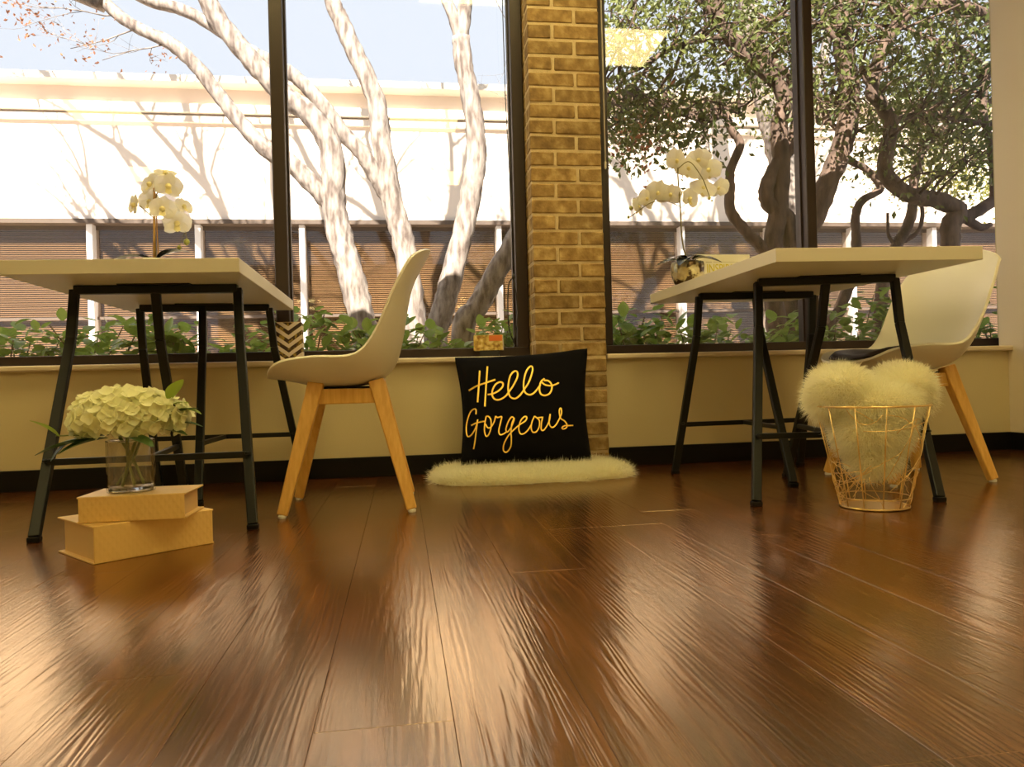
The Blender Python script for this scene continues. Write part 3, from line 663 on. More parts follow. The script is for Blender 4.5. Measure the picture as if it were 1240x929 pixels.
for k in range(7):
    a = 2 * math.pi * k / 7 + .3; r0 = .03
    MB().tube(catmull([VC + V((-r0 * math.cos(a), -r0 * math.sin(a), .015)), VC + V((.006 * math.cos(a * 2), .006 * math.sin(a * 2), .075)), VC + V((.03 * math.cos(a), .03 * math.sin(a), .135)), VC + V((.07 * math.cos(a), .05 * math.sin(a), .17))]), .0032, 6).build('stem', 'stem_green', vase, True)
def petal_sheet(L_, W_, cup, n=6, m=5, base=.25, tip=1.0, wave=0.0):
    rows = []
    for i in range(n + 1):
        s = i / n; w = W_ * (base * (1 - s) + math.sin(math.pi * min(1, s * .93 + .05)) ** .62 * tip) * (1 if s < .98 else .6); row = []
        for j in range(m):
            a = 2 * j / (m - 1) - 1; row.append(V((a * w / 2, s * L_, cup * L_ * s * s + wave * math.sin(3 * a + 5 * s) * L_ + .12 * abs(a) ** 2 * w)))
        rows.append(row)
    return rows
fb = MB()
for k in range(4):
    b = MB().grid(petal_sheet(.0175, .0185, .45, 4, 4, base=.3)); R_ = Matrix.Rotation(k * math.pi / 2 + .2, 3, 'Z'); fb.add([R_ @ V(p) for p in b.v], b.f)
floret_me = fb.mesh('floret', 'petal_cream', True, fix=False)
HC = VC + V((-.004, -.005, .172)); HR = V((.118, .088, .060)); k = 0
for i in range(280):
    z = 1 - (i + .5) / 280 * 1.5; a = i * 2.39996; r = math.sqrt(max(0, 1 - z * z)); d = V((r * math.cos(a), r * math.sin(a), z))
    lump = 1 + .10 * math.sin(3 * a + 1) * r + rnd.uniform(-.14, .14)
    p = HC + V((d.x * HR.x * lump, d.y * HR.y * lump, d.z * HR.z * lump)); nrm = V((d.x / HR.x, d.y / HR.y, d.z / HR.z)).normalized()
    q = (nrm + V((rnd.uniform(-.55, .55), rnd.uniform(-.55, .55), rnd.uniform(-.4, .5)))).to_track_quat('Z', 'Y').to_euler()
    o = inst('floret', floret_me, vase, p - VC, q, rnd.uniform(.8, 1.15))
core = blob_mesh([(HC - VC + V((-.045, 0, 0)), (.055, .055, .038), (0, 0, 0)), (HC - VC + V((.045, 0, .004)), (.055, .055, .038), (0, 0, 0)), (HC - VC + V((0, -.02, .004)), (.05, .05, .040), (0, 0, 0))], .008)
core.name = 'flower_core'; core.materials.clear(); core.materials.append(MATS['petal_cream']); inst('flower_core', core, vase)
def leaf_me(name, L_, W_, cup, mat, fold=.25):
    rows = []
    for i in range(8):
        s = i / 7; w = W_ * math.sin(math.pi * min(.985, s * .9 + .06)) ** .85; row = []
        for j in (-1, -.5, 0, .5, 1): row.append(V((j * w / 2, s * L_, cup * L_ * s * s + fold * abs(j) * w * .5)))
        rows.append(row)
    return MB().grid(rows).mesh(name, mat, True, fix=False)
bigleaf = leaf_me('leaf', .10, .055, -.25, 'leaf_green'); limeleaf = leaf_me('leaf', .045, .026, -.2, 'leaf_lime')
def aim(o, d, up=V((0, 0, 1))):
    y = V(d).normalized(); x_ = y.cross(up); x_ = x_.normalized() if x_.length > 1e-4 else V((1, 0, 0)); z = x_.cross(y)
    m = Matrix((x_, y, z)).transposed(); o.rotation_euler = m.to_euler(); return o
for p, d, s in (((-.05, -.05, .125), (-1, -.25, .02), 1.25), ((-.03, -.055, .128), (-1, -.6, -.05), 1.0), ((.0, -.065, .13), (.9, -.5, .02), .95), ((.06, -.02, .14), (1, -.3, .1), .8),
                ((.085, -.01, .17), (1, -.2, .55), .75), ((.09, .0, .155), (1, .1, .1), .7), ((-.06, .03, .13), (-1, .3, .0), .95), ((-.105, -.05, .125), (-.8, -.5, -.55), .6), ((.03, .06, .14), (.4, 1, .1), .9)):
    aim(inst('leaf', bigleaf, vase, p, None, s), d)
for p, d, s in (((-.135, -.05, .135), (-.6, -.5, .8), 1.5), ((.095, -.02, .21), (.5, -.4, .9), 1.5), ((.12, -.02, .19), (1, -.2, -.1), 1.1), ((.10, -.01, .20), (.9, 0, .25), .8)):
    aim(inst('leaf', limeleaf, vase, p, None, s), d)
MB().tube(catmull([VC + V((-.06, -.045, .135)), VC + V((-.10, -.05, .137)), VC + V((-.14, -.052, .137))]), .0016, 5).build('twig', 'stem_green', vase, True)
MB().tube(catmull([VC + V((.07, -.01, .16)), VC + V((.095, -.015, .19)), VC + V((.10, -.02, .215))]), .0016, 5).build('twig', 'stem_green', vase, True)

# ------------------------------------------------------------------ orchids
sep = MB().grid(petal_sheet(.042, .030, .10, 5, 5, base=.25)).mesh('petal', 'petal_white', True, fix=False)
pet = MB().grid(petal_sheet(.044, .052, .12, 5, 5, base=.2, wave=.02)).mesh('petal', 'petal_white', True, fix=False)
lip_me = MB().lathe([(.002, -.004), (.007, 0), (.009, .008), (.005, .014), (.001, .016)], (0, 0, 0), 10).add([(-.007, -.006, .006), (.007, -.006, .006), (.010, -.020, .012), (0, -.026, .016), (-.010, -.020, .012)], [(0, 1, 2, 3, 4)]).mesh('flower', 'orchid_lip', True, fix=False)
def orchid(label, base, Y, potR, potH, pot_mat, stems, flowers, buds, leaves, stakes=()):
    t = thing('potted_orchid', label, 'orchid', base, 'white orchids on the desks')
    MB().lathe([(potR * .72, 0), (potR * .80, .004), (potR * .98, potH * .45), (potR, potH * .8), (potR * .94, potH), (potR * .86, potH), (potR * .86, potH - .012), (.001, potH - .014)], base, 36).build('pot', pot_mat, t, True)
    MB().lathe([(.001, potH - .014), (potR * .85, potH - .013), (potR * .6, potH - .003), (.001, potH + .002)], base, 24).build('moss', 'moss', t, True)
    for pts, r in stems: MB().tube(catmull([V(p) for p in pts], 6), r, 6).build('stem', 'orchid_stem', t, True)
    for pts, r in stakes: MB().tube(pts, r, 7).build('stake', 'bamboo', t, True)
    for p, d, sc in flowers:
        d = V(d).normalized(); q = d.to_track_quat('Z', 'Y')
        f = inst('flower', lip_me, t, V(p) - V(base), q.to_euler(), sc * 1.12)
        sp_ = rnd.uniform(-.3, .3)
        for me_, ang in ((sep, 0), (sep, 2.15), (sep, -2.15), (pet, 1.30), (pet, -1.30)):
            inst('petal', me_, f, (0, 0, .001 if me_ is pet else 0), (0, 0, ang + sp_), rnd.uniform(.92, 1.08))
    for p, r in buds: MB().lathe([(r * .2, -r * 1.1), (r * .8, -r * .6), (r, 0), (r * .75, r * .7), (r * .15, r * 1.15)], p, 10).build('bud', 'bud_green', t, True)
    for p, d, up_, sc in leaves: aim(inst('leaf', orch_leaf, t, V(p) - V(base), None, sc), d, V(up_))
    return t
orch_leaf = leaf_me('leaf', .12, .056, -.6, 'orchid_leaf', .2)
Y1 = 2.75; bo = V((at(188, 314, Y1).x, Y1, .74)); g = lambda x, y, dy=0: at(x, y, Y1 + dy)
FD = lambda x, z, y=-1.0: (x, y, z)
orchid('white orchid on two stakes standing on the hydrangea desk', bo, Y1, .055, .085, 'pot_ceramic',
       [([bo + V((.004, 0, .08)), g(188, 290, .01), g(187, 255, .01), g(190, 235, .0), g(197, 225, -.02), g(203, 222, -.02)], .0024),
        ([g(187, 265), g(178, 257), g(170, 250), g(165, 249)], .0016), ([g(187, 256), g(200, 250, -.01), g(215, 250), g(224, 252)], .0016),
        ([g(205, 258, -.01), g(218, 268), g(224, 280), g(227, 292)], .0016), ([g(224, 281), g(220, 292), g(217, 299)], .0012)],
       [(g(200, 212, -.01), FD(.2, .9, -.6), .85), (g(183, 224, .015), FD(-.6, .2, -.8), .95), (g(204, 226, -.02), FD(.25, -.1), 1.0), (g(164, 249), FD(-.8, .1, -.6), .9), (g(182, 245, .03), FD(-.3, .0, -.9), .9),
        (g(197, 254, -.03), FD(.15, .1), 1.0), (g(222, 251), FD(.8, .35, -.6), .75), (g(214, 271, -.01), FD(.4, -.15), 1.0)],
       [(g(226, 293), .011), (g(217, 300), .008)],
       [(bo + V((.01, -.01, .088)), (1, -.3, .75), (0, 0, 1), 1.0), (bo + V((-.01, 0, .086)), (-1, -.4, .42), (0, 0, 1), 1.1), (bo + V((0, .01, .086)), (.2, 1, .5), (0, 0, 1), 1.0)],
       stakes=[([bo + V((-.004, -.004, .02)), g(187, 228, -.02)], .0042), ([bo + V((.012, 0, .02)), g(189.5, 262, .0)], .0022)])
Y2 = 2.86; bo = V((1.128, Y2, .74)); g = lambda x, y, dy=0: at(x, y, Y2 + dy)
orchid('white orchid in hammered metallic pot on the basket desk', bo, Y2, .066, .088, 'mercury_glass',
       [([bo + V((0, 0, .08)), g(826, 290), g(824, 255), g(821, 215), g(821, 203)], .0032), ([g(823, 250), g(808, 244), g(790, 245), g(775, 254), g(763, 263)], .0017),
        ([g(821, 204), g(835, 196, -.01), g(850, 215, -.02), g(857, 232, -.02), g(860, 240, -.02)], .0017), ([g(823, 238), g(828, 228), g(829, 214)], .0012), ([g(824, 252), g(830, 247), g(834, 243)], .0012)],
       [(g(820, 195), FD(-.4, .3, .8), 1.15), (g(834, 204), FD(.0, -.1, .9), 1.1), (g(846, 194, .01), FD(.2, .3, .9), 1.1), (g(858, 206, .01), FD(.5, .1, .8), 1.15), (g(852, 227, .01), FD(.1, -.4, .9), 1.1), (g(870, 228), FD(.9, -.1, .4), .95),
        (g(834, 241), FD(.4, -.1, -.8), .9), (g(812, 236), FD(.1, .3, .9), .95), (g(797, 234), FD(-.1, .4, .9), 1.05), (g(784, 241), FD(-.4, .2, .8), .95), (g(774, 250), FD(-.6, -.1, .6), .9)],
       [(g(764, 252), .008), (g(761, 263), .006), (g(859, 240, -.02), .007), (g(862, 243, -.02), .004)],
       [(bo + V((-.01, -.02, .096)), (-1, -.5, .45), (0, 0, 1), .95), (bo + V((-.01, -.03, .094)), (-.75, -1, .32), (0, 0, 1), .9), (bo + V((.01, -.03, .096)), (.6, -1, .42), (0, 0, 1), .85), (bo + V((.02, 0, .096)), (1, -.1, .5), (0, 0, 1), .85), (bo + V((-.02, .02, .096)), (-.6, .7, .5), (0, 0, 1), .8)])

# desk sign
sg = thing('desk_sign', 'small white sign with yellow capitals standing beside the metallic orchid pot', 'sign', (1.345, 3.02, .74))
MB().box(1.232, 1.462, 3.01, 3.028, .74, .886).build('panel', 'sign_white', sg, bevel=.002)
fc = bpy.data.curves.new('lettering', 'FONT'); fc.body = 'INSPIRE'; fc.size = .052; fc.extrude = .0006; fo = bpy.data.objects.new('tmp', fc); COL.objects.link(fo)
me = bpy.data.meshes.new_from_object(fo.evaluated_get(bpy.context.evaluated_depsgraph_get())); bpy.data.objects.remove(fo); me.materials.append(MATS['sign_yellow']); me.name = 'lettering'
inst('lettering', me, sg, (-.076, -.0112, .070), (math.pi / 2, 0, 0), (.70, 1, 1))
for k in range(6): MB().box(1.268 + k * .0045, 1.271 + k * .0045, 3.0092, 3.0102, .852, .8555).build('lettering', 'sign_grey', sg)
MB().box(1.300, 1.44, 3.0092, 3.0102, .8532, .8545).build('rule', 'sign_grey', sg)

# things on the sill
ch = thing('chevron_box', 'chevron striped paper box on the sill behind the white chair', 'box', (-.462, 3.245, SILL))
MB().box(-.507, -.398, 3.215, 3.275, SILL, .645).build('body', 'chevron_print', ch, bevel=.002, loc=(-.452, 3.245, .56))
MB().box(-.500, -.405, 3.222, 3.268, .6445, .647).build('lid', 'page_board', ch)
cb2 = thing('card_box', 'small yellow and orange printed card box above the cushion', 'box', (.375, 3.235, SILL), rz=-.20)
MB().box(-.062, .062, -.022, .022, .027, .092).build('body', 'card_print', cb2, world=False, bevel=.001)
MB().box(0.004, .060, -.0232, -.0221, .066, .090).build('printed_band', 'card_orange', cb2, world=False)
MB().box(.0622, .0634, -.021, .021, .028, .091).build('end_flap', 'card_side', cb2, world=False)
MB().bar((-.035, -.02, .004), (.045, -.02, .004), .008, .03, side=V((0, 0, 1))).bar((-.035, -.028, .016), (.045, -.028, .016), .02, .006, side=V((0, 0, 1))).bar((-.035, .02, .013), (.045, .02, .013), .026, .006, side=V((0, 0, 1))).build('clip_stand', 'cord_black', cb2, world=False)

# ------------------------------------------------------------------ outside: ground, building, trees, hedge
struct(MB().box(-14, 20, WY + .28, 9.4, -.3, -.02).build('ground', 'soil'), 'planted bed and ground outside the windows', 'ground')
struct(MB().box(-14, 20, 6.9, 10.0, -.25, -.004).build('path', 'concrete'), 'concrete walk along the building opposite', 'path')
bd = thing('office_building', 'low cream stucco office building across the yard', 'building', (1.5, 10, 0))
BX0, BX1 = -10.0, 16.0
MB().box(BX0, BX1, 10.0, 10.6, 2.53, 4.17).build('wall', 'stucco', bd)
MB().box(BX0, BX1, 10.0, 10.6, 0, .42).build('wall', 'stucco', bd)
MB().box(BX0 - .1, BX1 + .1, 9.76, 10.7, 4.17, 4.255).build('coping', 'trim_stucco', bd, bevel=.008)
MB().box(BX0, BX1, 9.90, 10.0, 3.845, 3.955).build('moulding', 'trim_stucco', bd, bevel=.006)
MB().box(BX0, BX1, 9.945, 10.0, 3.735, 3.822).build('moulding', 'trim_stucco', bd, bevel=.006)
MB().box(BX0, BX1, 9.965, 10.2, 2.475, 2.53).build('soffit_shadow', 'soffit_brown', bd)  # strip coloured dark in place of the shadow gap above the windows
MB().box(BX0, BX1, 9.96, 10.3, .40, .45).build('ledge', 'trim_stucco', bd, bevel=.006)
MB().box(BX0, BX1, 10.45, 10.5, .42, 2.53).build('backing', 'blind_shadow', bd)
sp = 1.275; kx = -4
for i in range(-4, 14):
    xp = -3.76 + sp * i
    if xp < BX0 or xp > BX1: continue
    MB().box(xp - .035, xp + .035, 10.02, 10.24, .45, 2.475).build('post', 'post_white', bd, bevel=.004)
    if xp > 11.5 or xp < -7: continue
    w = MB().box(xp + .036, xp + sp - .036, 10.14, 10.16, 2.425, 2.475).box(xp + .036, xp + sp - .036, 10.14, 10.16, .45, .49).box(xp + .036, xp + sp - .036, 10.12, 10.16, 1.30, 1.335).build('window', 'soffit_brown', bd)
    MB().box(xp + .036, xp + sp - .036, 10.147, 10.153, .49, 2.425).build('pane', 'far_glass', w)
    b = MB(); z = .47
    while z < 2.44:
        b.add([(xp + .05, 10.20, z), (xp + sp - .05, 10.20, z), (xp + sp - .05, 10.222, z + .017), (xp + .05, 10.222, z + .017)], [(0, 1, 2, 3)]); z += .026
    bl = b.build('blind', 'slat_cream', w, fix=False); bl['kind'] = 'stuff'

def pth(pts, Y): return [at(p[0], p[1], p[2] if len(p) > 2 else Y) for p in pts]
def branch(parent, pts, Y, r0, r1, mat, name='branch', n=10, jit=.10, sub=6):
    P = catmull(pth(pts, Y) if not isinstance(pts[0], Vector) else pts, sub)
    MB().tube(P, [r0, r0 * .45 + r1 * .55, r1] if r0 != r1 else r0, n, jit).build(name, mat, parent, True); return P
def twigs(mb, start, d, L_, r, depth, rng, out=None):
    d = d.normalized(); pts = [start]; p = start.copy()
    for k in range(4):
        d = (d + V((rng.uniform(-.25, .25), rng.uniform(-.25, .25), rng.uniform(-.1, .22)))).normalized(); p = p + d * (L_ / 4); pts.append(p.copy())
    mb.tube(pts, [r, r * .45], 5)
    if out is not None: out.append(pts[-1])
    if depth > 0:
        for k in range(3):
            q = pts[rng.randint(1, 4)]; nd = (d + V((rng.uniform(-1, 1), rng.uniform(-1, 1), rng.uniform(-.5, .8)))).normalized(); twigs(mb, q, nd, L_ * rng.uniform(.5, .75), r * .5, depth - 1, rng, out)

# pale multi-stem tree
r1 = random.Random(11)
t = thing('crape_myrtle', 'pale smooth-barked tree with several leaning stems outside the window', 'tree', (.30, 5.9, -.02))
root = V((.30, 5.9, -.02)); BP = 'bark_pale'
A = branch(t, [root + V((-.35, .2, 0)), *pth([(450, 440), (437, 380), (425, 330), (412, 285), (404, 246), (401, 182), (376, 140), (345, 116), (320, 90), (300, 68), (262, 20), (235, -40), (215, -120)], 6.2)], 6.2, 0.115, 0.066, BP, 'trunk', 14)
branch(t, [(400, 246), (379, 224), (347, 193), (330, 187), (302, 160), (269, 120), (241, 84), (207, 53), (162, 31), (126, 0), (100, -60), (60, -150)], 6.2, 0.078, 0.036, BP, 'limb', 12)
B_ = branch(t, [root + V((.0, .6, 0)), *pth([(505, 410), (497, 345), (488, 290), (477, 252), (463, 179), (454, 118), (429, 62), (412, 22), (401, -5), (385, -90), (390, -180)], 6.5)], 6.5, 0.111, 0.056, BP, 'trunk', 14)
branch(t, [(484, 275, 6.5), (474, 248, 6.5), (460, 222, 6.48), (440, 188), (412, 157), (396, 134), (370, 104), (345, 84), (326, 74), (294, 56), (252, 28), (218, 11), (179, 0), (130, -30), (60, -80)], 6.45, 0.074, 0.040, BP, 'limb', 12)
C_ = branch(t, [root + V((.12, -.1, 0)), *pth([(528, 420), (535, 380), (546, 340), (560, 285), (572, 225), (577, 180), (572, 130), (562, 80), (558, 45)], 5.9)], 5.9, 0.096, 0.069, BP, 'trunk', 14)
branch(t, [(560, 55), (550, 22), (538, -8), (520, -80), (500, -170)], 5.9, 0.052, 0.033, BP, 'limb', 10)
branch(t, [(558, 55), (562, 15), (566, -20), (585, -100), (600, -200)], 5.9, 0.063, 0.036, BP, 'limb', 10)
branch(t, [root + V((.2, -.6, 0)), *pth([(560, 405), (578, 372), (597, 338), (620, 297), (642, 258), (668, 200), (690, 140), (700, 60), (715, -60), (740, -200), (760, -330), (770, -460)], 5.0)], 5.0, 0.081, 0.046, BP, 'trunk', 12)
up = MB(); tips = []
starts = [at(215, -120, 6.2), at(60, -150, 6.2), at(390, -180, 6.5), at(60, -80, 6.45), at(500, -170, 5.9), at(600, -200, 5.9), at(770, -460, 5.0), at(235, -40, 6.2), at(130, -30, 6.45), at(126, 0, 6.2), at(385, -90, 6.5)]
dirs = [(-.25, 0, 1), (-.6, 0, .8), (.1, .1, 1), (-.9, .1, .6), (-.2, -.1, 1), (.3, .1, 1), (.3, -.1, 1), (-.5, -.2, .8), (-.6, .3, .7), (-.9, -.1, .5), (-.3, .3, 1)]
for s_, d_ in zip(starts, dirs): twigs(up, s_, V(d_), r1.uniform(2.0, 2.8), .095, 3, r1, tips)
up.build('upper_branches', BP, t, True)['kind'] = 'stuff'
tw = MB(); tips2 = []
for px, py in ((150, 18), (165, 35), (120, -5), (100, -10), (205, 52)):
    twigs(tw, at(px, py, 6.2), V((-.8, r1.uniform(-.5, .3), -.25)), .55, .006, 2, r1, tips2)
for px, py in ((600, -40), (590, -30)): twigs(tw, at(px, py, 5.9), V((.3, 0, -.6)), .45, .004, 2, r1, tips2)
for px, py in ((1 * 612, 120),): twigs(tw, at(640, 135, 5.3), V((-.7, 0, .1)), .25, .003, 2, r1)
tw.build('twigs', BP, t, True)['kind'] = 'stuff'
def leaf_cloud(centres, n, spread, size, rng, aspect=.5):
    vs = []; fs = []
    for c in centres:
        k = int(n * rng.uniform(.6, 1.4)); P = np.array(c) + rng.normal(0, 1, (k, 3)) * np.array(spread); d = rng.normal(0, 1, (k, 3)); d[:, 2] -= .3; d /= np.linalg.norm(d, axis=1)[:, None]
        s = np.cross(d, rng.normal(0, 1, (k, 3))); s /= np.linalg.norm(s, axis=1)[:, None]; L_ = size * rng.uniform(.7, 1.3, (k, 1)); nn = np.cross(d, s) * L_ * .12
        q = np.stack([P, P + d * L_ * .5 + s * L_ * aspect / 2 + nn, P + d * L_, P + d * L_ * .5 - s * L_ * aspect / 2 + nn], 1).reshape(-1, 3)
        b = len(vs) * 0 + sum(len(x) for x in vs); vs.append(q); fs += (b + np.arange(k)[:, None] * 4 + np.array([[0, 1, 2, 3]])).tolist()
    return np.concatenate(vs), fs
v_, f_ = leaf_cloud([p for p in tips2[:60]], 7, (.07, .07, .07), .035, nrng); raw('foliage', v_, f_, 'leaf_russet', t)['kind'] = 'stuff'
v_, f_ = leaf_cloud(tips, 5, (.16, .16, .16), .05, nrng); raw('foliage', v_, f_, 'leaf_russet', t)['kind'] = 'stuff'

# evergreen oaks
r2 = random.Random(23); BD = 'bark_dark'
def oak(label, base, trunks, limbs, Yc, polys, ncl, above, mat='oak_leaf', leaf_n=50, seed=3, extra=(), high=None):
    t = thing('evergreen_oak', label, 'tree', base, 'oaks outside the basket window'); paths = []; rr = random.Random(seed); rg = np.random.default_rng(seed)
    for pts, r0, r_ in trunks: paths += branch(t, pts, Yc, r0 * .85, r_ * .85, BD, 'trunk', 12, .12)
    for pts, r0, r_ in limbs: paths += branch(t, pts, Yc, r0 * .85, r_ * .85, BD, 'limb', 9, .12)
    cs = []
    for (x0, x1, y0, y1, wgt) in polys:
        for k in range(int(ncl * wgt)): cs.append(at(rr.uniform(x0, x1), rr.uniform(y0, y1), Yc + rr.uniform(-.55, .9)))
    for k in range(above[0]): cs.append(V((rr.uniform(above[1], above[2]), Yc + rr.uniform(-.7, 1.2), rr.uniform(above[3], above[4]))))
    hi = []
    if high:
        n_, hx0, hx1, hz0, hz1, tip = high
        top = max(paths, key=lambda p: p.z); ax = V(((hx0 + hx1) / 2, Yc + .4, hz1))
        up_ = branch(t, [top, top.lerp(ax, .35) + V((.2, .1, .1)), top.lerp(ax, .7) + V((-.15, 0, 0)), ax], Yc, tip, tip * .4, BD, 'limb', 9, .12); paths += up_
        for k in range(9):
            p0 = up_[rr.randint(2, len(up_) - 4)]; e = V((rr.uniform(hx0, hx1), Yc + rr.uniform(-.5, 1.4), rr.uniform(max(hz0, p0.z), hz1))); paths += branch(t, [p0, p0.lerp(e, .5) + V((rr.uniform(-.2, .2), 0, .15)), e], Yc, tip * .55, tip * .2, BD, 'limb', 7, .12)
        hi = [V((rr.uniform(hx0, hx1), Yc + rr.uniform(-.6, 1.5), rr.uniform(hz0, hz1))) for _ in range(n_)]
    b = MB()
    for c in cs + hi:
        q = min(paths, key=lambda p: (p - c).length_squared)
        if (q - c).length > 2.2: q = c + (q - c) * (1.0 / (q - c).length) * .6
        m = q.lerp(c, .5) + V((rr.uniform(-.1, .1), rr.uniform(-.1, .1), rr.uniform(-.05, .12)))
        b.tube(catmull([q, m, c], 3), [.013, .004], 5)
        for _ in range(2): b.tube([m.lerp(c, .4), m.lerp(c, .6) + V((rr.uniform(-.2, .2), rr.uniform(-.2, .2), rr.uniform(-.2, .2)))], [.005, .002], 4)
    b.build('twigs', BD, t, True)['kind'] = 'stuff'
    v_, f_ = leaf_cloud(cs, leaf_n, (.17, .17, .12), .050, rg); raw('foliage', v_, f_, mat, t)['kind'] = 'stuff'
    if hi:
        v_, f_ = leaf_cloud(hi, 34, (.15, .15, .11), .060, rg); raw('foliage', v_, f_, mat, t)['kind'] = 'stuff'
    for m_, reg, nn in extra:
        c2 = [at(rr.uniform(reg[0], reg[1]), rr.uniform(reg[2], reg[3]), Yc + reg[4] + rr.uniform(-.4, .4)) for _ in range(nn)]
        v_, f_ = leaf_cloud(c2, leaf_n * .8, (.15, .15, .11), .042, rg); raw('foliage', v_, f_, m_, t)['kind'] = 'stuff'
    return t
OY = 4.95; ob = at(945, 420, OY); ob.z = -.02
oak('dark sinuous oak rising behind the metallic orchid and mullion', ob,
    [([ob, *pth([(943, 420), (938, 375), (934, 310), (942, 258), (946, 200), (943, 153), (950, 119), (930, 89), (903, 67), (880, 40), (860, 0), (850, -80)], OY)], .088, .05),
     ([ob + V((.2, .15, 0)), *pth([(962, 420), (958, 360), (962, 310), (985, 265), (1003, 220), (1019, 180), (1028, 139), (1028, 99), (1022, 62), (1022, 25), (1032, -5), (1050, -90)], OY + .2)], .095, .08)],
    [([(955, 330), (958, 290), (952, 262), (932, 248), (928, 228), (940, 200), (958, 176), (966, 139), (963, 106), (938, 77), (908, 57), (883, 42), (871, 22), (878, -5), (890, -60)], .07, .035),
     ([(935, 320), (925, 303), (901, 278), (885, 256), (884, 225), (885, 205), (896, 175), (886, 158), (878, 140), (855, 145), (830, 138), (800, 125), (772, 114), (735, 112)], .052, .018),
     ([(885, 43), (840, 50), (810, 60), (780, 80), (750, 92), (728, 100)], .026, .012), ([(908, 57), (930, 30), (955, 20), (968, 60), (970, 100)], .02, .01),
     ([(840, 140), (870, 130), (900, 140)], .018, .008), ([(870, 20), (840, -5), (800, -40)], .03, .015), ([(1022, 60), (1000, 30), (990, -10)], .03, .015)],
    OY, [(728, 870, 2, 40, .7), (728, 860, 45, 85, .4), (728, 800, 115, 165, 1.2), (800, 890, 110, 140, .5), (850, 985, 0, 90, 1.2), (760, 860, 165, 182, .22), (900, 985, 90, 130, .3), (990, 1050, 0, 60, .5)], 26, (130, 1.6, 4.0, 2.9, 5.0), seed=4, high=(70, -.4, 3.2, 5.6, 8.3, .06),
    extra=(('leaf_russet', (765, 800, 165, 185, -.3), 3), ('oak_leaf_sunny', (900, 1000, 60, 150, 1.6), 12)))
ob2 = at(1145, 420, 4.75); ob2.z = -.02
oak('dark crooked oak leaning over the desk beside the side wall', ob2,
    [([ob2, *pth([(1145, 420), (1148, 350), (1151, 294), (1151, 272), (1160, 254), (1133, 242), (1099, 235), (1074, 213), (1073, 185), (1079, 150), (1066, 125), (1056, 108), (1069, 59), (1089, 27), (1118, 7), (1165, 7), (1198, 17), (1240, 20)], 4.75)], .085, .035)],
    [([(1150, 290), (1158, 267), (1178, 259), (1205, 242), (1240, 215), (1290, 150)], .055, .04), ([(1160, 256), (1185, 275), (1200, 272)], .05, .02), ([(1079, 148), (1108, 139), (1143, 139), (1170, 146), (1215, 152)], .03, .018), ([(1043, 88), (1056, 111)], .02, .02),
     ([(1089, 30), (1120, 45), (1160, 55), (1200, 85)], .02, .008), ([(1205, 245), (1202, 190), (1190, 130), (1198, 80)], .04, .025)],
    4.75, [(1050, 1205, 0, 60, .9), (1080, 1205, 60, 130, 1.1), (1060, 1205, 130, 180, .8), (1130, 1205, 180, 215, .35)], 30, (130, 3.0, 6.0, 2.9, 5.0), seed=8, high=(80, 2.8, 6.6, 5.6, 8.3, .06),
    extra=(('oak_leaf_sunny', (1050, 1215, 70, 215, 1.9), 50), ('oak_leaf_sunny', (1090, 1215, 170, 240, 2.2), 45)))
ob3 = at(1062, 425, 5.3); ob3.z = -.02
oak('slender oak with curling stems between mullion and shell chair', ob3,
    [([ob3, *pth([(1062, 425), (1070, 340), (1086, 297), (1099, 274), (1106, 245), (1107, 220), (1118, 181), (1148, 151), (1198, 124), (1240, 100)], 5.3)], .06, .03),
     ([ob3 + V((-.2, 0, 0)), *pth([(1005, 410), (1018, 372), (1034, 330), (1037, 295), (1036, 262), (1044, 243), (1066, 228), (1050, 206), (1022, 190), (1028, 178), (1008, 151), (990, 148)], 5.25)], .055, .02)],
    [([(1086, 297), (1076, 285), (1075, 258)], .02, .012), ([(1088, 296), (1110, 282), (1117, 262), (1114, 235), (1120, 225), (1130, 212)], .022, .012)],
    5.3, [(1010, 1110, 110, 200, .8), (990, 1060, 60, 130, .5)], 22, (30, 3.2, 5.2, 3.3, 5.2), seed=15, leaf_n=45, mat='oak_leaf')
t = thing('pale_tree', 'pale sunlit tree trunk far behind the dark oaks', 'tree', (5.2, 8.0, -.02))
pb = at(975, 420, 8.0); pb.z = -.02
branch(t, [pb, *pth([(975, 400), (968, 300), (955, 230), (940, 170), (925, 110), (912, 50), (905, -20), (895, -120)], 8.0)], 8.0, .17, .12, BP, 'trunk', 12)
branch(t, [(945, 190), (975, 130), (1000, 60), (1010, -30)], 8.0, .08, .05, BP, 'limb', 9)
up = MB(); tips = []
for s_, d_ in ((at(895, -120, 8), (-.3, -.2, 1)), (at(1010, -30, 8), (.4, -.2, 1)), (at(905, -20, 8), (-.7, -.3, .6))): twigs(up, s_, V(d_), 1.8, .05, 3, r1, tips)
up.build('upper_branches', BP, t, True)['kind'] = 'stuff'
v_, f_ = leaf_cloud(tips, 14, (.2, .2, .2), .06, nrng); raw('foliage', v_, f_, 'oak_leaf_sunny', t)['kind'] = 'stuff'

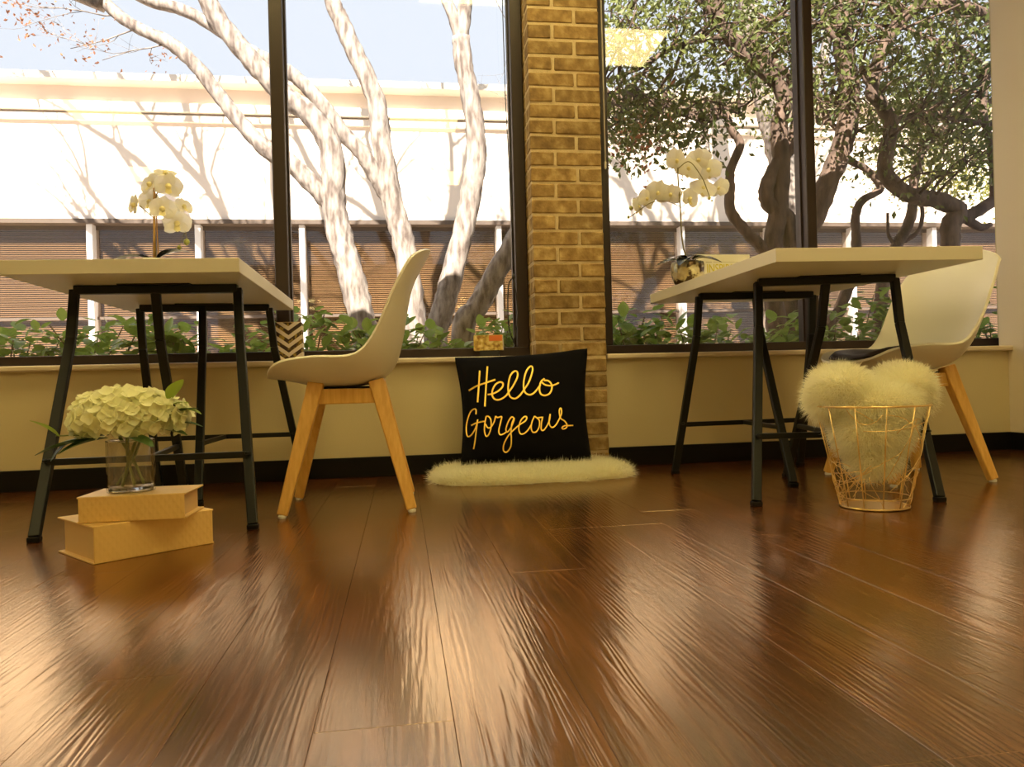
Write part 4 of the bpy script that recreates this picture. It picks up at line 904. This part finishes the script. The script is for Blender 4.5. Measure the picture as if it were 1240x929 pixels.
# hedge shrubs
hleaf = [leaf_me('leaf', .085, .062, c, 'hedge_leaf', f) for c, f in ((-.3, .15), (.1, .25), (-.15, .05))]
r3 = random.Random(31)
ordn = ['first', 'second', 'third', 'fourth', 'fifth', 'sixth', 'seventh', 'eighth', 'ninth', 'tenth', 'eleventh', 'twelfth', 'thirteenth']
hx = [-2.0 + i * .475 for i in range(13)]
for i, X in enumerate(hx):
    Yh = 4.12 + r3.uniform(-.06, .10); top = .765 + r3.uniform(-.02, .03) + (.10 if i == 10 else 0) + (.20 if i >= 11 else 0)
    t = thing('hedge_shrub', 'low leafy green shrub, %s from the left end of the hedge' % ordn[i], 'shrub', (X, Yh, -.02), 'hedge shrubs under the windows')
    sm = MB(); stuff_v = []; stuff_f = []; tipsL = []
    for k in range(14):
        a = r3.uniform(0, 6.28); e = V((X + r3.uniform(-.27, .27), Yh + r3.uniform(-.2, .2), r3.uniform(.50, top - .03)))
        b0 = V((X + r3.uniform(-.08, .08), Yh + r3.uniform(-.05, .05), -.02)); m = b0.lerp(e, .55) + V((r3.uniform(-.06, .06), r3.uniform(-.05, .05), .03))
        P = catmull([b0, m, e], 5); sm.tube(P, [.007, .003], 5); tipsL += [P[-1], P[-2], P[-3]]
    sm.build('stems', 'hedge_stem', t, True)['kind'] = 'stuff'
    fm = MB()
    for k in range(300):
        c = r3.choice(tipsL) + V((r3.gauss(0, .055), r3.gauss(0, .06), r3.gauss(0, .035)))
        c.z = min(c.z, top + r3.uniform(-.03, .015))
        d = V((r3.uniform(-1, 1), r3.uniform(-1.1, .5), r3.uniform(-.4, .6))).normalized(); s = r3.uniform(.6, 1.15)
        if k < 60 and c.y < Yh + .05: aim(inst('leaf', r3.choice(hleaf), t, c - t.location, None, s), d)
        else:
            y_ = d; x_ = y_.cross(V((0, 0, 1))).normalized(); z_ = x_.cross(y_); me_ = r3.choice(hleaf)
            fm.add([c + (x_ * v.co.x + y_ * v.co.y + z_ * v.co.z) * s for v in me_.vertices], [tuple(p.vertices) for p in me_.polygons])
    fm.build('foliage', 'hedge_leaf', t, True, fix=False)['kind'] = 'stuff'
